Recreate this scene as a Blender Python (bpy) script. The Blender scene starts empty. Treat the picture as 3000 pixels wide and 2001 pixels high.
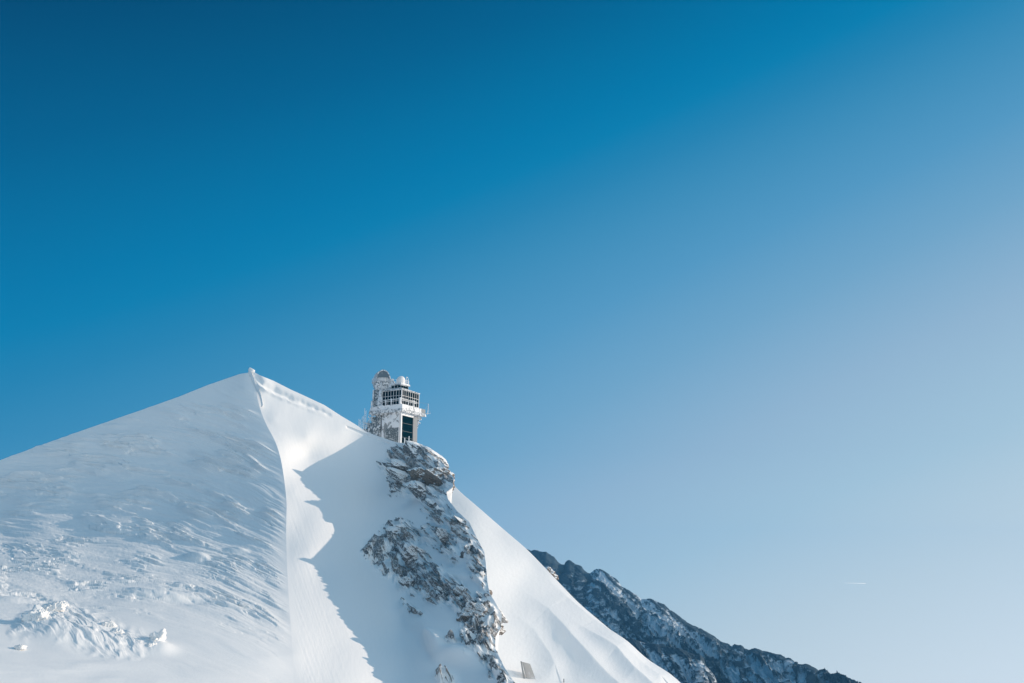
import bpy, math, random
import numpy as np
from mathutils import Vector, Matrix
from mathutils.bvhtree import BVHTree

SC = bpy.context.scene
COL = SC.collection
R = math.radians

# ------------------------------------------------------------------ camera, sky, sun, exposure
F = 2917.0                      # focal length in photo pixels (photo 3000 x 2001)
PITCH = R(13.3)
cam_d = bpy.data.cameras.new("camera")
cam_d.lens = 35.0; cam_d.sensor_width = 36.0
cam_d.clip_start = 0.5; cam_d.clip_end = 60000
cam = bpy.data.objects.new("camera", cam_d)
COL.objects.link(cam)
cam.location = (0, 0, 0)
cam.rotation_euler = (R(90) + PITCH, 0, 0)
SC.camera = cam

SUN_AZ = 76.0                   # degrees right of the viewing direction (+Y towards +X)
SUN_EL = 16.0
SUN = Vector((math.cos(R(SUN_EL)) * math.sin(R(SUN_AZ)), math.cos(R(SUN_EL)) * math.cos(R(SUN_AZ)), math.sin(R(SUN_EL))))
sd = bpy.data.lights.new("sun", 'SUN'); sd.energy = 3.42; sd.angle = R(0.5); sd.color = (1.0, 0.81, 0.635)
so = bpy.data.objects.new("sun", sd); COL.objects.link(so)
so.rotation_euler = SUN.to_track_quat('Z', 'Y').to_euler()

W = bpy.data.worlds.new("World"); SC.world = W; W.use_nodes = True
nt = W.node_tree; nt.nodes.clear()
def N(t, ty, **kw):
    n = t.nodes.new(ty)
    for k, v in kw.items(): setattr(n, k, v)
    return n
wo = N(nt, 'ShaderNodeOutputWorld'); bg = N(nt, 'ShaderNodeBackground')
sky = N(nt, 'ShaderNodeTexSky'); sky.sky_type = 'NISHITA'; sky.sun_disc = False
sky.sun_elevation = R(SUN_EL); sky.sun_rotation = R(SUN_AZ); sky.altitude = 2500
sky.air_density = 1.0; sky.dust_density = 1.2; sky.ozone_density = 2.5
# the air below the level of the summit keeps the pale colour of the horizon
tc = N(nt, 'ShaderNodeTexCoord'); sx = N(nt, 'ShaderNodeSeparateXYZ'); cx = N(nt, 'ShaderNodeCombineXYZ')
m1 = N(nt, 'ShaderNodeMath', operation='MULTIPLY_ADD'); m1.inputs[1].default_value = 0.93; m1.inputs[2].default_value = 0.125
m2 = N(nt, 'ShaderNodeMath', operation='MAXIMUM'); m2.inputs[1].default_value = 0.012
nt.links.new(tc.outputs['Generated'], sx.inputs[0])
nt.links.new(sx.outputs[0], cx.inputs[0]); nt.links.new(sx.outputs[1], cx.inputs[1])
nt.links.new(sx.outputs[2], m1.inputs[0]); nt.links.new(m1.outputs[0], m2.inputs[0]); nt.links.new(m2.outputs[0], cx.inputs[2])
nt.links.new(cx.outputs[0], sky.inputs[0])
# the camera's deep polarised sky: brightness of the Nishita sky, height above the horizon and nearness of the sun pick the colour
def wm(op, a, b=None, c=None):
    n = N(nt, 'ShaderNodeMath', operation=op)
    for i, v in enumerate((a, b, c)):
        if v is None: continue
        if isinstance(v, (int, float)): n.inputs[i].default_value = v
        else: nt.links.new(v, n.inputs[i])
    return n.outputs[0]
sp = N(nt, 'ShaderNodeSeparateColor'); nt.links.new(sky.outputs[0], sp.inputs[0])
lg = wm('LOGARITHM', wm('MAXIMUM', wm('MULTIPLY', sp.outputs[1], 0.1), 0.01), math.e)
dt = N(nt, 'ShaderNodeVectorMath', operation='DOT_PRODUCT'); nt.links.new(tc.outputs['Generated'], dt.inputs[0]); dt.inputs[1].default_value = SUN
z_ = sx.outputs[2]
SKYK = (0.717, 0.06, 0.254, -0.2525, -0.589)
t_ = wm('MULTIPLY_ADD', lg, SKYK[1], SKYK[0]); t_ = wm('MULTIPLY_ADD', dt.outputs['Value'], SKYK[2], t_)
t_ = wm('MULTIPLY_ADD', z_, SKYK[3], t_); t_ = wm('MULTIPLY_ADD', wm('MULTIPLY', z_, z_), SKYK[4], t_)
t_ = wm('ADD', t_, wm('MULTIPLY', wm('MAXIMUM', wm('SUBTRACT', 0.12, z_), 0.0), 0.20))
t_ = wm('ADD', t_, wm('MULTIPLY', wm('MAXIMUM', wm('SUBTRACT', z_, 0.55), 0.0), 2.0))  # zenith above the view lifted towards white as extra fill on the snow
t_ = wm('ADD', t_, wm('MULTIPLY', wm('MAXIMUM', wm('MULTIPLY_ADD', sx.outputs[1], -0.86, wm('MULTIPLY', sx.outputs[0], 0.5)), 0.0), wm('MULTIPLY', wm('MINIMUM', wm('MAXIMUM', wm('MULTIPLY', sx.outputs[1], -6.0), 0.0), 1.0), 0.46)))      # added whitish fill light behind the viewer, brightens the shaded snow
def lin(c): c = c / 255; return c / 12.92 if c < 0.04045 else ((c + 0.055) / 1.055) ** 2.4
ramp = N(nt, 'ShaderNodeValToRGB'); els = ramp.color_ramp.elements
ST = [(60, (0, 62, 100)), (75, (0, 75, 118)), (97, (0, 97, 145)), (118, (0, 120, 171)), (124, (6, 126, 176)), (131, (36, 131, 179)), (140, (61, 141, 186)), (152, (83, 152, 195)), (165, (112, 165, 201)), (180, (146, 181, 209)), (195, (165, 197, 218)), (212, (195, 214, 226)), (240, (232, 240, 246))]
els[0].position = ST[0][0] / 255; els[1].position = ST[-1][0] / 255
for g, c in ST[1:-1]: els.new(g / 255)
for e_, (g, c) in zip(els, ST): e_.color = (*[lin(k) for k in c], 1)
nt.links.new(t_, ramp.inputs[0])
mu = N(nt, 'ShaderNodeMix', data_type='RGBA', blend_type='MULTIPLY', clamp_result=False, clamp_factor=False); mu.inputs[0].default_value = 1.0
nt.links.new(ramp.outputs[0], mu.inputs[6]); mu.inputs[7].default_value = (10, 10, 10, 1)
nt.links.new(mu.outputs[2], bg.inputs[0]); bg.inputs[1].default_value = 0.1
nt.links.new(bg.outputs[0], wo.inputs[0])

SC.view_settings.view_transform = 'Standard'; SC.view_settings.look = 'None'
SC.view_settings.exposure = 0.0; SC.view_settings.gamma = 1.0

# ------------------------------------------------------------------ helpers
cp, sp_ = math.cos(PITCH), math.sin(PITCH)
def W3(px, py, Y):
    """photo pixel + forward distance -> world point (arrays allowed)"""
    xn = (np.asarray(px, float) - 1500) / F; yn = (1000.5 - np.asarray(py, float)) / F
    yc = cp - yn * sp_; zc = sp_ + yn * cp
    k = np.asarray(Y, float) / yc
    return np.stack(np.broadcast_arrays(xn * k, np.asarray(Y, float) + 0 * xn, zc * k), -1)
def project(P):
    x, y, z = P[..., 0], P[..., 1], P[..., 2]
    d = y * cp + z * sp_; u = -y * sp_ + z * cp
    return 1500 + F * x / d, 1000.5 - F * u / d

def _hash(ix, iy, iz, seed):
    h = (ix.astype(np.int64) * 374761393 + iy.astype(np.int64) * 668265263 + iz.astype(np.int64) * 2147483647 + seed * 1274126177) & 0xffffffff
    h = ((h ^ (h >> 13)) * 1274126177) & 0xffffffff
    h = ((h ^ (h >> 15)) * 2246822519) & 0xffffffff
    return (h ^ (h >> 16))
G2 = np.array([(math.cos(a), math.sin(a)) for a in np.linspace(0, 2 * math.pi, 64, endpoint=False)])
_r = np.random.RandomState(5); G3 = _r.normal(size=(256, 3)); G3 /= np.linalg.norm(G3, axis=1)[:, None]
def n2(x, y, seed=0):
    x0 = np.floor(x); y0 = np.floor(y); fx = x - x0; fy = y - y0
    u = fx * fx * fx * (fx * (fx * 6 - 15) + 10); v = fy * fy * fy * (fy * (fy * 6 - 15) + 10)
    z = np.zeros_like(x0)
    def g(i, j):
        h = _hash(x0 + i, y0 + j, z, seed) & 63
        return G2[h, 0] * (fx - i) + G2[h, 1] * (fy - j)
    a = g(0, 0); b = g(1, 0); c = g(0, 1); d = g(1, 1)
    return 1.5 * ((a + u * (b - a)) * (1 - v) + (c + u * (d - c)) * v)
def n3(p, seed=0):
    x, y, z = p[..., 0], p[..., 1], p[..., 2]
    x0 = np.floor(x); y0 = np.floor(y); z0 = np.floor(z); f = (x - x0, y - y0, z - z0)
    w = [t * t * t * (t * (t * 6 - 15) + 10) for t in f]
    out = 0
    for i in (0, 1):
        for j in (0, 1):
            for k in (0, 1):
                h = _hash(x0 + i, y0 + j, z0 + k, seed) & 255
                d = G3[h, 0] * (f[0] - i) + G3[h, 1] * (f[1] - j) + G3[h, 2] * (f[2] - k)
                out = out + d * (w[0] if i else 1 - w[0]) * (w[1] if j else 1 - w[1]) * (w[2] if k else 1 - w[2])
    return out * 1.6
def fbm2(x, y, o=4, seed=0, g=0.5):
    s = 0; a = 1
    for k in range(o):
        s = s + a * n2(x, y, seed + k * 17); x = x * 2.03 + 3.1; y = y * 2.03 + 1.7; a *= g
    return s
def fbm3(p, o=4, seed=0, g=0.5):
    s = 0; a = 1
    for k in range(o):
        s = s + a * n3(p, seed + k * 17); p = p * 2.03 + 1.3; a *= g
    return s
def ridged2(x, y, o=4, seed=0, g=0.55):
    s = 0; a = 1
    for k in range(o):
        s = s + a * (1 - 2 * np.abs(n2(x, y, seed + k * 17))); x = x * 2.03 + 3.1; y = y * 2.03 + 1.7; a *= g
    return s
def ss(a, b, x):
    t = np.clip((x - a) / (b - a), 0, 1); return t * t * (3 - 2 * t)
def polyline(pts, t):
    """points (n, k) sampled at t in 0..1 by length in the first two columns"""
    pts = np.array(pts, float); d = np.r_[0, np.cumsum(np.hypot(*(np.diff(pts[:, :2], axis=0).T)))]; d /= d[-1]
    return np.stack([np.interp(t, d, pts[:, k]) for k in range(pts.shape[1])], -1)
def smoothline(pts, t, w=0.012):
    t = np.asarray(t); acc = 0
    for o in (-1.5, -0.75, 0, 0.75, 1.5): acc = acc + polyline(pts, np.clip(t + o * w, 0, 1))
    return acc / 5
class TPS:
    def __init__(s, P, v, lam=1e-7):
        P = np.array(P, float) / 1000; s.P = P; n = len(P); v = np.array(v, float)
        d = np.linalg.norm(P[:, None] - P[None], axis=-1)
        K = s.k(d) + lam * np.eye(n); A = np.zeros((n + 3, n + 3)); A[:n, :n] = K
        A[:n, n] = 1; A[:n, n + 1:] = P; A[n, :n] = 1; A[n + 1:, :n] = P.T
        s.w = np.linalg.solve(A, np.r_[v, 0, 0, 0])
    @staticmethod
    def k(d): return np.where(d > 0, d * d * np.log(np.maximum(d, 1e-9)), 0)
    def __call__(s, x, y):
        x = np.asarray(x, float) / 1000; y = np.asarray(y, float) / 1000
        o = s.w[-3] + s.w[-2] * x + s.w[-1] * y
        for i, (a, b) in enumerate(s.P): o = o + s.w[i] * s.k(np.hypot(x - a, y - b))
        return o
def poly_sdf(px, py, poly):
    """signed distance in pixels to a closed outline, positive inside"""
    d = np.full(px.shape, 1e9); ins = np.zeros(px.shape, bool); n = len(poly)
    for i in range(n):
        ax, ay = poly[i]; bx, by = poly[(i + 1) % n]
        ex, ey = bx - ax, by - ay; L = ex * ex + ey * ey + 1e-9
        t = np.clip(((px - ax) * ex + (py - ay) * ey) / L, 0, 1)
        d = np.minimum(d, np.hypot(px - ax - t * ex, py - ay - t * ey))
        c = ((ay > py) != (by > py)) & (px < (bx - ax) * (py - ay) / (by - ay + 1e-12) + ax)
        ins ^= c
    return np.where(ins, d, -d)
def line_dist(px, py, pts):
    d = np.full(px.shape, 1e9); tt = np.zeros(px.shape); side = np.zeros(px.shape); n = len(pts) - 1
    for i in range(n):
        ax, ay = pts[i][:2]; bx, by = pts[i + 1][:2]; ex, ey = bx - ax, by - ay; L = ex * ex + ey * ey
        t = np.clip(((px - ax) * ex + (py - ay) * ey) / L, 0, 1); q = np.hypot(px - ax - t * ex, py - ay - t * ey)
        m = q < d; d = np.where(m, q, d); tt = np.where(m, (i + t) / n, tt)
        side = np.where(m, np.sign(ex * (py - ay) - ey * (px - ax)), side)
    return d, tt, side

def new_mesh_obj(name, verts, faces, mat, parent=None, smooth=True):
    me = bpy.data.meshes.new(name)
    verts = np.ascontiguousarray(verts, np.float32).reshape(-1, 3)
    if isinstance(faces, np.ndarray):
        k = faces.shape[1]; nf = len(faces)
        me.vertices.add(len(verts)); me.vertices.foreach_set('co', verts.ravel())
        me.loops.add(nf * k); me.loops.foreach_set('vertex_index', faces.astype(np.int32).ravel())
        me.polygons.add(nf); me.polygons.foreach_set('loop_start', np.arange(0, nf * k, k, dtype=np.int32))
        me.update(calc_edges=True); me.validate()
    else:
        me.from_pydata([tuple(v) for v in verts], [], faces); me.update()
    me.polygons.foreach_set('use_smooth', [smooth] * len(me.polygons))
    if mat: me.materials.append(mat)
    o = bpy.data.objects.new(name, me); COL.objects.link(o)
    if parent: o.parent = parent
    return o
def grid_faces(nr, nc, flip=False):
    i = np.arange(nr * nc).reshape(nr, nc)
    f = np.stack([i[:-1, :-1], i[:-1, 1:], i[1:, 1:], i[1:, :-1]], -1).reshape(-1, 4)
    return f[:, ::-1].copy() if flip else f
def attr(o, name, v):
    a = o.data.attributes.new(name, 'FLOAT', 'POINT'); a.data.foreach_set('value', np.ascontiguousarray(v, np.float32).ravel())
def gnormals(V):
    du = np.gradient(V, axis=1); dv = np.gradient(V, axis=0); n = np.cross(du, dv)
    n /= np.linalg.norm(n, axis=-1, keepdims=True) + 1e-12
    return np.where(n[..., 2:3] < 0, -n, n)
def coons(top, bot, left, right, nr, nc, vpow=1.0):
    u = np.linspace(0, 1, nc); v = np.linspace(0, 1, nr) ** vpow       # v = 0 top
    T = top(u); B = bot(u); L = left(v); Q = right(v)
    U = u[None, :, None]; V = v[:, None, None]
    return ((1 - V) * T[None] + V * B[None] + (1 - U) * L[:, None] + U * Q[:, None]
            - ((1 - U) * (1 - V) * T[0] + U * (1 - V) * T[-1] + (1 - U) * V * B[0] + U * V * B[-1]))

class MB:
    """collects shapes into one mesh"""
    def __init__(s): s.v = []; s.f = []
    def add(s, vs, fs):
        b = len(s.v); s.v += [tuple(map(float, q)) for q in vs]; s.f += [tuple(i + b for i in q) for q in fs]; return s
    def box(s, a, b):
        x0, y0, z0 = a; x1, y1, z1 = b
        return s.add([(x0, y0, z0), (x1, y0, z0), (x1, y1, z0), (x0, y1, z0), (x0, y0, z1), (x1, y0, z1), (x1, y1, z1), (x0, y1, z1)],
                     [(0, 3, 2, 1), (4, 5, 6, 7), (0, 1, 5, 4), (1, 2, 6, 5), (2, 3, 7, 6), (3, 0, 4, 7)])
    def tube(s, a, b, r, r2=None, n=8, lump=0.0, rng=None, seg=1):
        a = Vector(a); b = Vector(b); d = (b - a); L = d.length; d.normalize()
        q = d.to_track_quat('Z', 'Y'); r2 = r if r2 is None else r2; vs = []; fs = []
        for k in range(seg + 1):
            t = k / seg; rr = r + (r2 - r) * t
            for i in range(n):
                an = 2 * math.pi * i / n; m = 1 + (lump * rng.uniform(-1, 1) if rng else 0)
                vs.append(a + q @ Vector((math.cos(an) * rr * m, math.sin(an) * rr * m, t * L)))
        for k in range(seg):
            for i in range(n):
                j = (i + 1) % n; fs.append((k * n + i, k * n + j, (k + 1) * n + j, (k + 1) * n + i))
        fs.append(tuple(range(n))[::-1]); fs.append(tuple(seg * n + i for i in range(n)))
        return s.add(vs, fs)
    def lathe(s, c, prof, n=40, a0=0.0, a1=2 * math.pi):
        full = abs(a1 - a0 - 2 * math.pi) < 1e-6; m = n if full else n + 1; vs = []; fs = []
        for (r, z) in prof:
            for i in range(m):
                an = a0 + (a1 - a0) * i / n; vs.append((c[0] + r * math.cos(an), c[1] + r * math.sin(an), c[2] + z))
        for k in range(len(prof) - 1):
            for i in range(n):
                j = (i + 1) % m; fs.append((k * m + i, k * m + j, (k + 1) * m + j, (k + 1) * m + i))
        return s.add(vs, fs)
    def build(s, name, mat, parent=None, smooth=False, bevel=0.0, rough=0.0, rs=1.0, cut=0):
        me = bpy.data.meshes.new(name); me.from_pydata(s.v, [], s.f); me.update()
        if rough or bevel or cut:
            import bmesh
            bm = bmesh.new(); bm.from_mesh(me); bmesh.ops.remove_doubles(bm, verts=bm.verts, dist=1e-4)
            if bevel: bmesh.ops.bevel(bm, geom=bm.edges[:], offset=bevel, segments=2, affect='EDGES', clamp_overlap=True)
            if cut:
                for _ in range(4):
                    es = [e for e in bm.edges if e.calc_length() > cut * 1.5]
                    if not es: break
                    bmesh.ops.subdivide_edges(bm, edges=es, cuts=1, use_grid_fill=True)
                bmesh.ops.triangulate(bm, faces=[f for f in bm.faces if len(f.verts) > 4])
            if rough:
                bm.normal_update(); P = np.array([v.co[:] for v in bm.verts]); d = fbm3(P / rs, 3, 91)
                for v, q in zip(list(bm.verts), d): v.co += v.normal * (float(q) * rough + rough * 0.3)
            bm.to_mesh(me); bm.free()
        me.polygons.foreach_set('use_smooth', [smooth] * len(me.polygons)); me.materials.append(mat)
        o = bpy.data.objects.new(name, me); COL.objects.link(o)
        if parent: o.parent = parent
        return o
def tag(o, label=None, cat=None, group=None, kind=None):
    if label: o['label'] = label
    if cat: o['category'] = cat
    if group: o['group'] = group
    if kind or label: o['kind'] = kind or 'thing'
    return o
def empty(name, loc, rz=0.0):
    o = bpy.data.objects.new(name, None); COL.objects.link(o); o.location = loc; o.rotation_euler = (0, 0, rz)
    o.empty_display_size = 0.5; return o

# ------------------------------------------------------------------ materials
def mat_base(name):
    m = bpy.data.materials.new(name); m.use_nodes = True; t = m.node_tree
    return m, t, t.nodes['Principled BSDF']
def noise(t, scale, detail=4, rough=0.55, vec=None, dist=0.0):
    n = N(t, 'ShaderNodeTexNoise'); n.inputs['Scale'].default_value = scale; n.inputs['Detail'].default_value = detail
    n.inputs['Roughness'].default_value = rough; n.inputs['Distortion'].default_value = dist
    if vec: t.links.new(vec, n.inputs['Vector'])
    return n.outputs['Fac']
def mapr(t, s, a, b, c=0.0, d=1.0):
    n = N(t, 'ShaderNodeMapRange'); n.interpolation_type = 'SMOOTHSTEP'
    for i, v in zip((1, 2, 3, 4), (a, b, c, d)): n.inputs[i].default_value = v
    t.links.new(s, n.inputs[0]); return n.outputs[0]
def math_(t, op, a, b=None, c=None):
    n = N(t, 'ShaderNodeMath', operation=op)
    for i, v in enumerate((a, b, c)):
        if v is None: continue
        if isinstance(v, (int, float)): n.inputs[i].default_value = v
        else: t.links.new(v, n.inputs[i])
    return n.outputs[0]
def mixc(t, f, a, b):
    n = N(t, 'ShaderNodeMix', data_type='RGBA')
    if isinstance(f, (int, float)): n.inputs[0].default_value = f
    else: t.links.new(f, n.inputs[0])
    for i, v in ((6, a), (7, b)):
        if isinstance(v, tuple): n.inputs[i].default_value = (*v, 1)
        else: t.links.new(v, n.inputs[i])
    return n.outputs[2]
def bump(t, h, strength, dist):
    n = N(t, 'ShaderNodeBump'); n.inputs['Strength'].default_value = strength; n.inputs['Distance'].default_value = dist
    t.links.new(h, n.inputs['Height']); return n.outputs[0]
def objco(t, sc=(1, 1, 1), rot=(0, 0, 0)):
    c = N(t, 'ShaderNodeNewGeometry'); m = N(t, 'ShaderNodeMapping'); m.inputs['Scale'].default_value = sc; m.inputs['Rotation'].default_value = rot
    t.links.new(c.outputs['Position'], m.inputs[0]); return m.outputs[0]
SNOW_C = (0.88, 0.875, 0.865)
def snow_mat(name, bs=0.12, sc=1.2):
    m, t, b = mat_base(name); v = objco(t)
    b.inputs['Roughness'].default_value = 0.55; b.inputs['Specular IOR Level'].default_value = 0.3
    f = noise(t, 0.06, 3, 0.5, v); t.links.new(mixc(t, f, (0.865, 0.86, 0.85), (0.895, 0.89, 0.88)), b.inputs['Base Color'])
    g = noise(t, sc, 5, 0.65, v); t.links.new(bump(t, g, 0.6, bs), b.inputs['Normal'])
    return m
def rocky_mat(name, use_attr=True, rock=((0.075, 0.072, 0.070), (0.17, 0.145, 0.12)), scale=1.0, thr=0.62, wid=0.12, nzw=0.55, bs=0.25, rime=0.0):
    """rock with wind-packed snow where it is flat enough to hold"""
    m, t, b = mat_base(name); v = objco(t)
    b.inputs['Roughness'].default_value = 0.8; b.inputs['Specular IOR Level'].default_value = 0.25
    n1 = noise(t, 0.35 * scale, 6, 0.62, v, 0.4); n2_ = noise(t, 1.9 * scale, 5, 0.7, v, 0.3); n3_ = noise(t, 0.12 * scale, 3, 0.5, v)
    rc = mixc(t, mapr(t, n2_, 0.35, 0.65), rock[0], rock[1]); rc = mixc(t, mapr(t, n3_, 0.52, 0.68, 0, 0.6), rc, (0.25, 0.22, 0.195))
    ge = N(t, 'ShaderNodeNewGeometry'); s = N(t, 'ShaderNodeSeparateXYZ'); t.links.new(ge.outputs['Normal'], s.inputs[0])
    k = math_(t, 'MULTIPLY_ADD', s.outputs[2], nzw, rime)
    k = math_(t, 'ADD', k, math_(t, 'MULTIPLY', n2_, 0.38)); k = math_(t, 'ADD', k, math_(t, 'MULTIPLY', n1, 0.47))
    f = mapr(t, k, thr, thr + wid)
    if use_attr:
        a = N(t, 'ShaderNodeAttribute'); a.attribute_name = 'rock'
        q = math_(t, 'SUBTRACT', 1.0, mapr(t, math_(t, 'ADD', a.outputs['Fac'], math_(t, 'MULTIPLY_ADD', n2_, 0.5, -0.25)), 0.42, 0.58))
        f = math_(t, 'MAXIMUM', f, q)
    t.links.new(mixc(t, f, rc, SNOW_C), b.inputs['Base Color'])
    h = math_(t, 'ADD', n2_, math_(t, 'MULTIPLY', f, 0.5)); t.links.new(bump(t, h, 0.7, bs), b.inputs['Normal'])
    return m
def plain(name, col, rough=0.6, metal=0.0, spec=0.4, bs=0.0, sc=3.0, var=0.12):
    m, t, b = mat_base(name); v = objco(t); b.inputs['Roughness'].default_value = rough; b.inputs['Metallic'].default_value = metal
    b.inputs['Specular IOR Level'].default_value = spec; f = noise(t, sc, 5, 0.6, v)
    t.links.new(mixc(t, f, tuple(c * (1 - var) for c in col), tuple(min(1, c * (1 + var)) for c in col)), b.inputs['Base Color'])
    if bs: t.links.new(bump(t, noise(t, sc * 2, 4, 0.6, v), 0.6, bs), b.inputs['Normal'])
    return m
def rimed(name, under, cover, sc=0.9, wid=0.06, bs=0.12, stretch=(1, 1, 1)):
    """surface plastered with rime, the material below showing in ragged gaps"""
    m, t, b = mat_base(name); v = objco(t, stretch); b.inputs['Roughness'].default_value = 0.7
    a = noise(t, sc, 7, 0.68, v, 0.5); f = mapr(t, a, cover, cover + wid); g = noise(t, sc * 5, 4, 0.7, v)
    t.links.new(mixc(t, f, under, mixc(t, g, (0.72, 0.75, 0.78), (0.86, 0.88, 0.9))), b.inputs['Base Color'])
    t.links.new(bump(t, math_(t, 'ADD', g, f), 0.7, bs), b.inputs['Normal']); return m

M = {}
M['snow'] = snow_mat('wind packed snow', 0.025, 1.6)
M['snow_soft'] = snow_mat('soft snow', 0.04, 0.7)
def ridge_mat():
    m, t, b = mat_base('rock and snow of the ridge'); v = objco(t); b.inputs['Roughness'].default_value = 0.8; b.inputs['Specular IOR Level'].default_value = 0.25
    n1 = noise(t, 0.5, 5, 0.65, v, 0.3); n2_ = noise(t, 2.3, 5, 0.65, v); n3_ = noise(t, 0.13, 3, 0.5, v)
    rc = mixc(t, mapr(t, n1, 0.35, 0.65), (0.065, 0.072, 0.08), (0.27, 0.272, 0.27)); rc = mixc(t, mapr(t, n3_, 0.5, 0.62, 0, 0.75), rc, (0.25, 0.215, 0.185))
    rc = mixc(t, mapr(t, n2_, 0.48, 0.60, 0, 0.8), rc, (0.76, 0.76, 0.76))
    a = N(t, 'ShaderNodeAttribute'); a.attribute_name = 'rock'
    f = mapr(t, math_(t, 'ADD', a.outputs['Fac'], math_(t, 'MULTIPLY_ADD', n2_, 0.9, -0.45)), 0.35, 0.6)
    t.links.new(mixc(t, f, SNOW_C, rc), b.inputs['Base Color'])
    h = math_(t, 'ADD', math_(t, 'MULTIPLY', n2_, f), math_(t, 'MULTIPLY', f, 0.4)); t.links.new(bump(t, h, 0.6, 0.15), b.inputs['Normal'])
    return m
M['ridge'] = ridge_mat()
M['boulder'] = rocky_mat('boulder rock with rime', False, rock=((0.10, 0.107, 0.115), (0.24, 0.245, 0.245)), thr=0.475, wid=0.12, nzw=0.42, scale=1.6, bs=0.12)
M['boulder_brown'] = rocky_mat('brown boulder rock', False, rock=((0.13, 0.115, 0.10), (0.28, 0.235, 0.20)), thr=0.53, wid=0.10, nzw=0.42, scale=1.6, bs=0.12)
M['boulder_rimed'] = rocky_mat('heavily rimed rock', False, rock=((0.10, 0.107, 0.115), (0.24, 0.245, 0.245)), thr=0.425, wid=0.12, nzw=0.4, scale=2.4, bs=0.12, rime=0.04)
M['crust'] = snow_mat('rime crust', 0.16, 1.8)
M['rime'] = rimed('rime over steel', (0.20, 0.24, 0.27), 0.43, 1.8, 0.1)
M['rime_dense'] = rimed('thick rime', (0.34, 0.37, 0.40), 0.38, 0.9, 0.10)
M['rime_wall'] = rimed('rime over concrete', (0.27, 0.29, 0.30), 0.42, 0.5, 0.07)
M['rime_dark'] = rimed('broken rime over dark cladding', (0.11, 0.15, 0.17), 0.465, 1.6, 0.10)
M['shingle'] = rimed('frosted shingle cladding', (0.10, 0.13, 0.145), 0.50, 2.2, 0.16, 0.05, (1, 1, 1.6))
M['concrete'] = plain('weathered concrete', (0.27, 0.285, 0.295), 0.85, 0, 0.3, 0.03, 1.5, 0.15)
M['white_metal'] = plain('frosted white metal', (0.74, 0.76, 0.78), 0.5, 0, 0.4, 0.02, 5, 0.08)
M['radome'] = plain('white radome shell', (0.80, 0.79, 0.78), 0.45, 0, 0.4, 0.01, 2, 0.04)
M['dome'] = rimed('frosted metal dome', (0.5, 0.53, 0.56), 0.34, 0.7, 0.3, 0.03)
M['mesh_dark'] = rimed('frosted dark shutter', (0.10, 0.14, 0.17), 0.56, 0.9, 0.16, 0.04, (1, 1, 0.5))
M['dark'] = plain('dark seam', (0.05, 0.06, 0.07), 0.6)
M['wire'] = plain('frosted wire', (0.40, 0.40, 0.40), 0.6)
def glass_mat():
    m, t, b = mat_base('dark window glass'); b.inputs['Base Color'].default_value = (0.0005, 0.013, 0.020, 1)
    b.inputs['Roughness'].default_value = 0.3; b.inputs['Specular IOR Level'].default_value = 0.0
    v = objco(t); t.links.new(bump(t, noise(t, 0.6, 2, 0.5, v), 0.05, 0.05), b.inputs['Normal']); return m
M['glass'] = glass_mat()

# ------------------------------------------------------------------ main terrain outlines (photo pixels, forward distance)
CREST = [(730, 1085, 278), (745, 1120, 275), (752, 1160, 271), (765, 1210, 266), (785, 1255, 261), (806, 1290, 257), (822, 1340, 250), (832, 1400, 241),
         (840, 1470, 229), (838, 1560, 212), (840, 1640, 197), (845, 1740, 178), (852, 1840, 160), (858, 1920, 147), (862, 2001, 136), (868, 2120, 122), (880, 2450, 98)]
SKY_L = [(-800, 1610, 330), (-400, 1485, 315), (0, 1345, 300), (120, 1300, 298), (300, 1236, 293), (420, 1194, 290), (520, 1158, 287), (600, 1125, 284), (660, 1104, 281), (700, 1090, 279), (730, 1085, 278)]
SKY_M = [(730, 1085, 278), (736, 1081, 278), (760, 1094, 278), (800, 1111, 278), (850, 1137, 278.5), (900, 1160, 279), (950, 1184, 279.5), (1000, 1217, 279.5), (1040, 1241, 279),
         (1070, 1262, 278.5), (1100, 1274, 277), (1140, 1288, 271), (1165, 1296, 266), (1190, 1299, 261), (1220, 1300, 257), (1245, 1306, 256)]
KPX = [(1245, 1306), (1275, 1332), (1300, 1358), (1312, 1380), (1330, 1400), (1328, 1425), (1308, 1442), (1312, 1462), (1340, 1498), (1375, 1530), (1398, 1578),
       (1420, 1620), (1428, 1700), (1434, 1738), (1450, 1762), (1470, 1800), (1468, 1840), (1452, 1868), (1452, 1900), (1475, 1950), (1508, 2001), (1570, 2100), (1750, 2450)]
SHADOW = [(1020, 1310, 272), (900, 1340, 262), (868, 1385, 249), (930, 1440, 243), (945, 1500, 231), (984, 1578, 219), (908, 1612, 205), (935, 1668, 198), (985, 1730, 189),
          (990, 1775, 181), (1025, 1825, 175), (1060, 1890, 167), (1132, 1905, 170), (1150, 1962, 161), (1158, 2001, 155.5), (1165, 2080, 145)]
def solve_crest():
    """distance of the rock crest so that its shadow edge falls on the SHADOW line"""
    out = []
    t = np.linspace(0, 1, 2000); K = polyline(KPX, t)
    for (px, py, Y) in SHADOW:
        P = W3(px, py, Y); L = np.linspace(8, 60, 1500)
        Q = P[None] + L[:, None] * np.array(SUN)[None]
        qx, qy = project(Q)
        d = np.hypot(qx[:, None] - K[None, ::8, 0], qy[:, None] - K[None, ::8, 1])
        i, j = np.unravel_index(np.argmin(d), d.shape)
        if d[i, j] < 12: out.append((t[j * 8], Q[i, 1], d[i, j]))
    return out
kc = sorted(solve_crest())
kt = [0.0] + [a for a, b, c in kc if a > 0.04]; ky = [256.0] + [b for a, b, c in kc if a > 0.04]
kt += [1.0]; ky += [112.0]
kfit = np.array(kt), np.array(ky)
tt_ = np.linspace(0, 1, 130); yy_ = np.interp(tt_, *kfit)
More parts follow.
